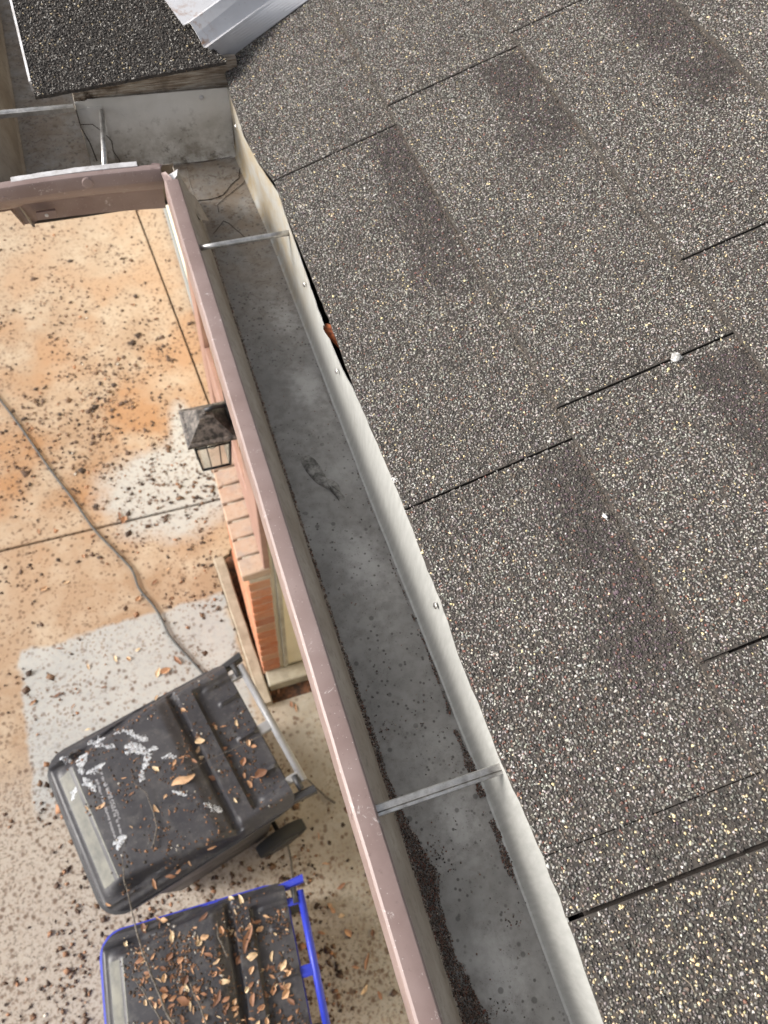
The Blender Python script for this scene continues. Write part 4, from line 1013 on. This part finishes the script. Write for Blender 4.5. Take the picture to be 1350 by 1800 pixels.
for i, (p0, p1, w) in enumerate(S):
    for rep in range(1 + (w > 6)):
        j = lambda: rnd.uniform(-2, 2) * rep
        V, F = streak(bin1, lid1, A1, (p0[0] + j(), p0[1] + j()), (p1[0] + j(), p1[1] + j()), w * (.9 if rep == 0 else .5), .7, i * 1.37 + rep); splash(V)
# rows of worn, unreadable small print on the lid
Vs, Fs = [], []
for (p0, p1) in (((172, 1372), (205, 1475)), ((180, 1360), (217, 1472)), ((190, 1380), (212, 1440))):
    a = Vector(to_local(*p0, bin1, A1)); b_ = Vector(to_local(*p1, bin1, A1)); d = (b_ - a); L = d.length; d.normalize(); nn = Vector((-d.y, d.x)); t = 0
    while t < L:
        wl_ = rnd.uniform(.003, .0055)
        if rnd.random() < .13: t += .006; continue
        for q in range(2):
            s0 = rnd.uniform(-.0055, -.001); s1 = rnd.uniform(.001, .0055); x0 = t + q * wl_ * .5
            pts = [a + d * x0 + nn * s0, a + d * (x0 + .0016) + nn * s0, a + d * (x0 + .0016 + rnd.uniform(-.001, .001)) + nn * s1, a + d * x0 + nn * s1]
            k = len(Vs); Vs += [(p.x, p.y, LIDZ + lid_h(p.x, p.y) + .001) for p in pts]; Fs.append((k, k + 1, k + 2, k + 3))
        t += wl_ + .0012
link('worn_print', mesh(Vs, Fs), 'faded_print', lid1)
for (p0, p1, w) in (((398, 1235), (385, 1186), 6),): pass
# leaves -----------------------------------------------------------
def leaf_mesh(kind, seed):
    L = 1.0; n = 7; V = []; F = []
    wd = {0: .34, 1: .20, 2: .46, 3: .62}[kind]; curl = {0: .5, 1: .7, 2: .35, 3: .8}[kind]; r = random.Random(seed)
    for i in range(n):
        t = i / (n - 1); w = wd * (math.sin(math.pi * (.04 + .92 * t)) ** .8) * (1 + r.uniform(-.18, .18)); bow = .16 * math.sin(math.pi * t) * (1 if seed % 2 else -.6)
        for s in (-1, -.45, 0, .45, 1):
            V.append((t - .5, s * w * .5 + .10 * bow + .05 * math.sin(t * 5 + seed), .02 + bow * .5 + abs(s) ** 1.6 * w * curl * .5 + r.uniform(-.015, .015)))
    for i in range(n - 1):
        for k in range(4): F.append((i * 5 + k, i * 5 + k + 1, (i + 1) * 5 + k + 1, (i + 1) * 5 + k))
    me = mesh(V, F, True); mn = min(v.co.z for v in me.vertices)
    for v in me.vertices: v.co.z -= mn
    me.materials.append(M['dead_leaf']); return me
LM = [leaf_mesh(k, s) for k in range(4) for s in range(4)]
def put_leaf(me, x, y, z, length, rz, label, group, name='dead_leaf', tilt=.15, mat=None, sy=None):
    o = bpy.data.objects.new(name, me); C.objects.link(o); o.location = (x, y, z)
    o.scale = (length, length * (sy or 1), length); o.rotation_euler = (rnd.uniform(-tilt, tilt), rnd.uniform(-tilt, tilt), rz)
    tag(o, label, 'leaf', group); return o
SHAPE = ['oval', 'narrow', 'broad', 'crumpled']
def describe(me, u, v, size_px, where, ulen=.7, vhalf=.28):
    k = LM.index(me) // 4
    uu = 'far handle end' if u > .63 else 'handle end' if u > .55 else 'hinge groove' if u > .43 else 'middle' if u > .26 else 'front'
    vv = 'upper side' if v > .11 else ('centre' if v > -.11 else 'lower side')
    sz = 'tiny' if size_px < 8 else 'very small' if size_px < 10 else 'small' if size_px < 12.5 else 'medium' if size_px < 15 else 'large'
    return '%s %s brown leaf on the %s lid, %s, %s' % (sz, SHAPE[k], where, uu, vv)
def lid_leaf(bn, ang, px, py, size_px, rz, label, group, kind=None, sy=None):
    u, v = to_local(px, py, bn, ang); me = LM[rnd.randrange(16)] if kind is None else LM[kind * 4 + rnd.randrange(4)]
    x, y, z = lid_point(bn, ang, u, v)
    if label in (LB, LL): size_px *= .82; label = describe(me, u, v, size_px, 'black bin' if bn is bin1 else 'blue bin')
    return put_leaf(me, x, y, z, size_px / 1314 * 2.84, rz, label, group, sy=sy)
GL = 'dead leaves on the blue bin lid'; LL = 'brown dead leaf among the litter on the blue wheelie bin lid'
GB = 'dead leaves on the black bin lid'; LB = 'small curled brown dead leaf on the black wheelie bin lid'
lid_leaf(bin1, A1, 324, 1374, 40, math.radians(12), 'largest flat oval tan brown leaf on the middle of the black bin lid', GB, 1, 1.5)
o = lid_leaf(bin1, A1, 458, 1359, 22, .3, 'pale crumpled tan leaf near the handle end of the black bin lid', GB, 3)
lid_leaf(bin1, A1, 276, 1354, 14, 2.2, 'small yellow tan leaf flake beside the white splashes on the black lid', GB, 2)
for (x, y, s) in ((350, 1305, 20), (347, 1318, 16), (353, 1330, 15), (340, 1337, 16), (332, 1331, 12), (322, 1333, 12), (372, 1366, 18), (322, 1340, 14), (310, 1345, 14), (395, 1315, 16), (401, 1327, 18), (405, 1340, 14), (427, 1336, 18),
                  (422, 1301, 12), (436, 1302, 15), (444, 1309, 12), (374, 1271, 12), (378, 1276, 12), (390, 1276, 14), (414, 1267, 14), (322, 1249, 13), (222, 1372, 11), (235, 1397, 13), (157, 1421, 16), (181, 1418, 20), (276, 1424, 18), (298, 1430, 12), (291, 1401, 10),
                  (437, 1376, 18), (430, 1362, 12), (268, 1553, 20), (297, 1541, 19), (328, 1516, 16), (312, 1530, 12), (370, 1490, 18), (434, 1398, 12), (413, 1409, 12), (188, 1590, 12), (445, 1365, 12), (150, 1277, 12), (272, 1219, 12), (304, 1352, 9), (250, 1420, 8), (232, 1455, 9)):
    lid_leaf(bin1, A1, x + rnd.uniform(-2, 2), y + rnd.uniform(-2, 2), s, rnd.uniform(0, 6.3), LB, GB)
lid_leaf(bin2, A2, 435, 1650, 38, math.radians(64), 'largest long narrow tan leaf on the blue bin lid', GL, 1, 1.2)
lid_leaf(bin2, A2, 424, 1584, 24, math.radians(-70), 'upright orange brown leaf nearest the blue bin handle corner', GL, 1, 1.2)
lid_leaf(bin2, A2, 382, 1755, 22, .9, 'pale yellow tan leaf flake low in the middle of the blue bin lid', GL, 0)
lid_leaf(bin2, A2, 324, 1760, 22, -.5, 'bright yellow ochre leaf with stalk on the lower part of the blue bin lid', GL, 2)
fixed = [(361, 1645), (350, 1658), (355, 1670), (345, 1652), (288, 1702), (300, 1682), (315, 1685), (248, 1676), (246, 1688), (364, 1680), (380, 1692), (288, 1720), (303, 1718), (316, 1703), (336, 1703), (325, 1725), (318, 1738), (288, 1740), (268, 1762), (288, 1765), (300, 1770), (300, 1778), (338, 1775), (335, 1765),
         (400, 1755), (415, 1780), (500, 1745), (514, 1760), (441, 1615), (452, 1618), (440, 1628), (458, 1630), (468, 1613), (476, 1680), (470, 1700), (495, 1700), (505, 1708), (478, 1740), (443, 1680), (422, 1686), (388, 1700), (395, 1725), (410, 1760), (412, 1770), (360, 1790), (280, 1795), (320, 1792), (445, 1760), (460, 1775), (215, 1655), (250, 1628), (402, 1578), (412, 1600), (358, 1611), (305, 1645), (315, 1643), (273, 1615), (430, 1795), (470, 1795), (388, 1730), (350, 1740), (375, 1710)]
for (x, y) in fixed: lid_leaf(bin2, A2, x + rnd.uniform(-3, 3), y + rnd.uniform(-3, 3), rnd.uniform(11, 21), rnd.uniform(0, 6.3), LL, GL)
for k in range(95): lid_leaf(bin2, A2, rnd.uniform(235, 515), rnd.triangular(1600, 1850, 1770), rnd.uniform(7, 15), rnd.uniform(0, 6.3), LL, GL)
# small debris specks on both lids
def lid_specks(bn, ang, lid, n, lab, dens_v):
    P_ = []
    while len(P_) < n:
        u = rnd.uniform(.07, .70); v = rnd.uniform(-.28, .28)
        if nz(u * 9, v * 9, dens_v) + .25 < rnd.random() * .7: continue
        P_.append(lid_point(bn, ang, u, v))
    P_ = np.array(P_); c = np.array([[.05, .03, .02], [.12, .06, .03], [.25, .13, .07], [.03, .025, .02], [.4, .37, .33]])[rng.choice(5, n, p=[.35, .27, .18, .15, .05])]
    me = grain_mesh(P_, rng.uniform(.0016, .0055, n), c, .4); me.materials.append(M['leaf_bits'])
    o = link('leaf_crumbs', me); tag(o, lab, 'debris', kind='stuff')
lid_specks(bin1, A1, lid1, 900, 'dark leaf crumbs scattered on the black bin lid', 2)
lid_specks(bin2, A2, lid2, 1900, 'dark leaf crumbs covering the blue bin lid', 8)
# twigs
def twig(pts, r, label, group='thin twigs lying on the bin lids'):
    P3 = []
    for i, (px, py, d) in enumerate(pts): P3.append(at_px(px, py, d))
    out = []
    for i in range(len(P3) - 1):
        for q in range(5):
            t = q / 5; p = P3[i].lerp(P3[i + 1], t); out.append(p + Vector((nz(p.x * 30, p.y * 30), nz(p.y * 30, p.x * 30, 4), 0)) * .004)
    out.append(P3[-1]); n = len(out)
    o = link('twig', tube_mesh(out, r, 6, radii=[r * (1.15 - .7 * i / n) for i in range(n)]), 'twig'); tag(o, label, 'twig', group)
zt_ = 2.80
twig([(330, 1830, 2.81), (297, 1790, 2.81), (278, 1745, zt_), (262, 1705, zt_), (246, 1660, zt_), (236, 1620, 2.80), (229, 1585, 2.81), (219, 1555, 2.80), (215, 1510, 2.80)], .0034, 'longest grey twig lying across both bin lids', )
twig([(390, 1830, 2.81), (362, 1800, 2.81), (350, 1765, 2.81), (338, 1745, 2.81), (330, 1718, 2.80)], .003, 'short forked twig at the bottom middle of the blue bin lid')
twig([(285, 1795, 2.81), (258, 1755, 2.81), (234, 1715, 2.81)], .0022, 'thin twig at the left of the blue bin lid')
twig([(400, 1682, 2.81), (390, 1660, 2.81), (384, 1645, 2.81), (382, 1618, 2.81)], .0022, 'thin bent twig on the upper middle of the blue bin lid')
twig([(268, 1490, 2.81), (276, 1455, 2.81), (268, 1425, 2.81), (258, 1395, 2.80), (234, 1374, 2.80)], .0022, 'thin bent twig left of centre on the black bin lid')
twig([(475, 1285, 2.81), (420, 1312, 2.81), (375, 1330, 2.82), (330, 1356, 2.81)], .0012, 'hair thin straw across the hinge end of the black bin lid')
twig([(590, 1412, 3.88), (572, 1400, 3.88), (556, 1385, 3.88), (540, 1370, 3.88)], .006, 'bent twig on the shaded concrete beside the bins', None)
twig([(515, 1545, 3.86), (512, 1515, 3.86), (503, 1470, 3.88), (500, 1440, 3.88)], .006, 'dark twig on the ground between the two bins', None)

# cable on the driveway
cp = [(-60, 640), (-20, 680), (0, 703), (30, 742), (65, 792), (95, 835), (130, 880), (165, 930), (205, 972), (232, 1002), (245, 1035), (270, 1065), (285, 1090), (300, 1120), (340, 1165), (380, 1210)]
P3 = [at_px(x, y, 3.888) for x, y in cp]; out = []
for i in range(len(P3) - 1):
    a, b_, c_, d_ = P3[max(i - 1, 0)], P3[i], P3[i + 1], P3[min(i + 2, len(P3) - 1)]
    for q in range(6):
        t = q / 6; out.append(.5 * ((2 * b_) + (-a + c_) * t + (2 * a - 5 * b_ + 4 * c_ - d_) * t * t + (-a + 3 * b_ - 3 * c_ + d_) * t ** 3))
o = link('cable', tube_mesh(out, .0062, 8), 'cable_rubber'); tag(o, 'thin dark grey cable snaking over the stained driveway to the black bin', 'cable')

# ------------------------------------------------------------------ litter on the ground
def ground_litter():
    N = 110000; x = rng.uniform(-2.1, .62, N); y = rng.uniform(-1.0, 5.8, N)
    n1 = smooth_noise(x, y, 1.6, 41); n2 = smooth_noise(x, y, 6, 42)
    p = np.clip(n1 * .8 + n2 * .7 - .55, 0.02, 1) * np.interp(y, [-1, 0, 1.0, 1.2, 2.0, 2.6, 3.6, 4.4, 5.8], [1, .95, .6, .33, .55, 1.0, .85, .42, .25])
    p *= np.where(x > .1, np.where(y > 2.4, .35, .25), 1)
    p *= np.where((x > .03) & (y > 1.2) & (y < 2.47), 0, 1) * np.where(x > .28, np.where(y > 1.1, 0, 1), 1)
    keep = rng.random(N) < p * .40; x, y = x[keep], y[keep]; n = len(x)
    s = rng.gamma(2.6, .0023, n) + .0022
    c = np.array([[.045, .027, .018], [.09, .052, .033], [.15, .085, .048], [.25, .13, .07], [.38, .19, .10], [.5, .45, .38]])[rng.choice(6, n, p=[.27, .33, .24, .11, .04, .01])]
    me = grain_mesh(np.stack([x, y, np.full(n, .0035)], 1), s, c, .22); me.materials.append(M['leaf_bits'])
    o = link('leaf_litter', me); tag(o, 'dark crumbs and flakes of dead leaves strewn over the stained driveway', 'leaf litter', kind='stuff')
ground_litter()
LG = 'dead leaves lying on the concrete'
def gl(px, py, s, label, rz=None, kind=None):
    p = at_px(px, py, 3.895); me = LM[rnd.randrange(16)] if kind is None else LM[kind * 4 + rnd.randrange(4)]
    if label.startswith('small brown dead leaf lying'):
        k = LM.index(me) // 4
        reg = ('on the shaded ground under the gutter' if px > 470 and py > 1300 else 'by the foot of the brick pier' if px > 385 else 'on the grey patch above the black bin' if py > 1080 else 'beside the cable' if py > 960 else 'on the stained far driveway')
        label = '%s %s dead leaf %s' % ('tiny' if s < 12 else 'small', SHAPE[k], reg)
    put_leaf(me, p.x, p.y, .003, s / 1314 * 3.9, rnd.uniform(0, 6.3) if rz is None else rz, label, LG)
gl(312, 1161, 22, 'orange brown upright leaf on the grey concrete above the black bin', -1.2, 0)
gl(290, 1180, 20, 'bright orange curled leaf nearest the far edge of the black bin', .2, 3)
gl(278, 1182, 18, 'orange leaf beside another, left one of the pair above the black bin', 1.2, 2)
gl(242, 1142, 10, 'small rusty leaf alone on the grey concrete patch', .2, 2)
gl(645, 1690, 24, 'brown narrow leaf on the shaded concrete below the gutter', 1.1, 1)
gl(600, 1558, 16, 'faded ochre leaf on the shaded concrete right of the blue bin', .2, 0)
for (x, y, s) in ((203, 1158, 12), (226, 1158, 10), (128, 1242, 12), (58, 1235, 14), (100, 1222, 14), (182, 1208, 10), (105, 1140, 14), (155, 1172, 12), (243, 1053, 13), (252, 1063, 10), (272, 1023, 14), (295, 1001, 10), (147, 978, 10), (68, 934, 11), (163, 940, 10), (78, 1035, 14), (116, 1024, 12), (218, 914, 18), (210, 905, 14), (236, 712, 10), (145, 705, 12), (405, 1050, 14), (408, 1060, 12),
                  (560, 1470, 12), (573, 1518, 12), (612, 1640, 14), (625, 1700, 12), (565, 1640, 12), (600, 1610, 10), (585, 1600, 10), (560, 1700, 12), (668, 1750, 12), (640, 1740, 16), (580, 1592, 10), (655, 1640, 10), (520, 1245, 16), (512, 1238, 12), (556, 1228, 12), (566, 1225, 12), (490, 1215, 10), (396, 1000, 12), (400, 1030, 12), (413, 1080, 12), (430, 1120, 12)):
    gl(x, y, s, 'small brown dead leaf lying on the concrete')
# leaf wedged behind the gutter, a pebble and droppings on the roof, straws
p = at_px(580, 583, .742)
o = put_leaf(leaf_mesh(0, 5), p.x + .002, p.y - .004, p.z - .007, .052, math.radians(95), 'rust orange leaf wedged in the dark gap between gutter and shingles', None, tilt=0)
o.rotation_euler = (math.radians(14), 0, math.radians(96)); o.data.materials[0] = M['rust_leaf']
p = at_px(1185, 634, .6115)
bm = bmesh.new(); bmesh.ops.create_icosphere(bm, subdivisions=2, radius=.0058)
for v in bm.verts: v.co = v.co * (1 + .35 * nz(v.co.x * 300, v.co.y * 300, v.co.z * 300)); v.co.z *= .55; v.co.x *= 1.15
me = bpy.data.meshes.new('pebble'); bm.to_mesh(me); bm.free(); o = link('pebble', me, 'pebble_grey'); o.location = (p.x, p.y, zr(p.x) + .006); o.rotation_euler = (0, -.3, .4)
tag(o, 'small translucent white pebble on a shingle joint of the large roof', 'pebble')
def splat(name, px, py, d, r, label, n=16):
    p = at_px(px, py, d); N = 60
    a = rng.uniform(0, 6.28, N); rr = np.abs(rng.normal(0, r * .5, N)); X_ = p.x + np.cos(a) * rr * .6; Y_ = p.y + np.sin(a) * rr * 1.2
    me = grain_mesh(np.stack([X_, Y_, CAMZ - .73 + PITCH * (X_ - .22) + .0064], 1), rng.uniform(.0005, .0011, N), np.tile([[.78, .77, .74]], (N, 1)), .5); me.materials.append(M['leaf_bits'])
    o = link(name, me); tag(o, label, 'dropping')
splat('bird_dropping', 1060, 912, .6646, .0035, 'tiny white dropping on the dark strip of the roof')
splat('bird_dropping', 694, 848, .728, .0045, 'white speck on the shingle edge above the gutter')
def straw(a, b_, r, label):
    pa = at_px(*a); pb = at_px(*b_); m = (pa + pb) / 2 + Vector((.001, .001, .002))
    o = link('straw', tube_mesh([pa, m, pb], r, 6), 'kerb_concrete'); tag(o, label, 'straw', 'pale straws lying on the large roof')
straw((1200, 1718, .641), (1222, 1748, .641), .0004, 'thin pale straw on the lower right shingles')
straw((895, 1135, .656), (912, 1150, .656), .0003, 'tiny pale straw on the middle shingles')

print('TRIS', sum(len(o.data.polygons) for o in bpy.data.objects if o.type == 'MESH'))
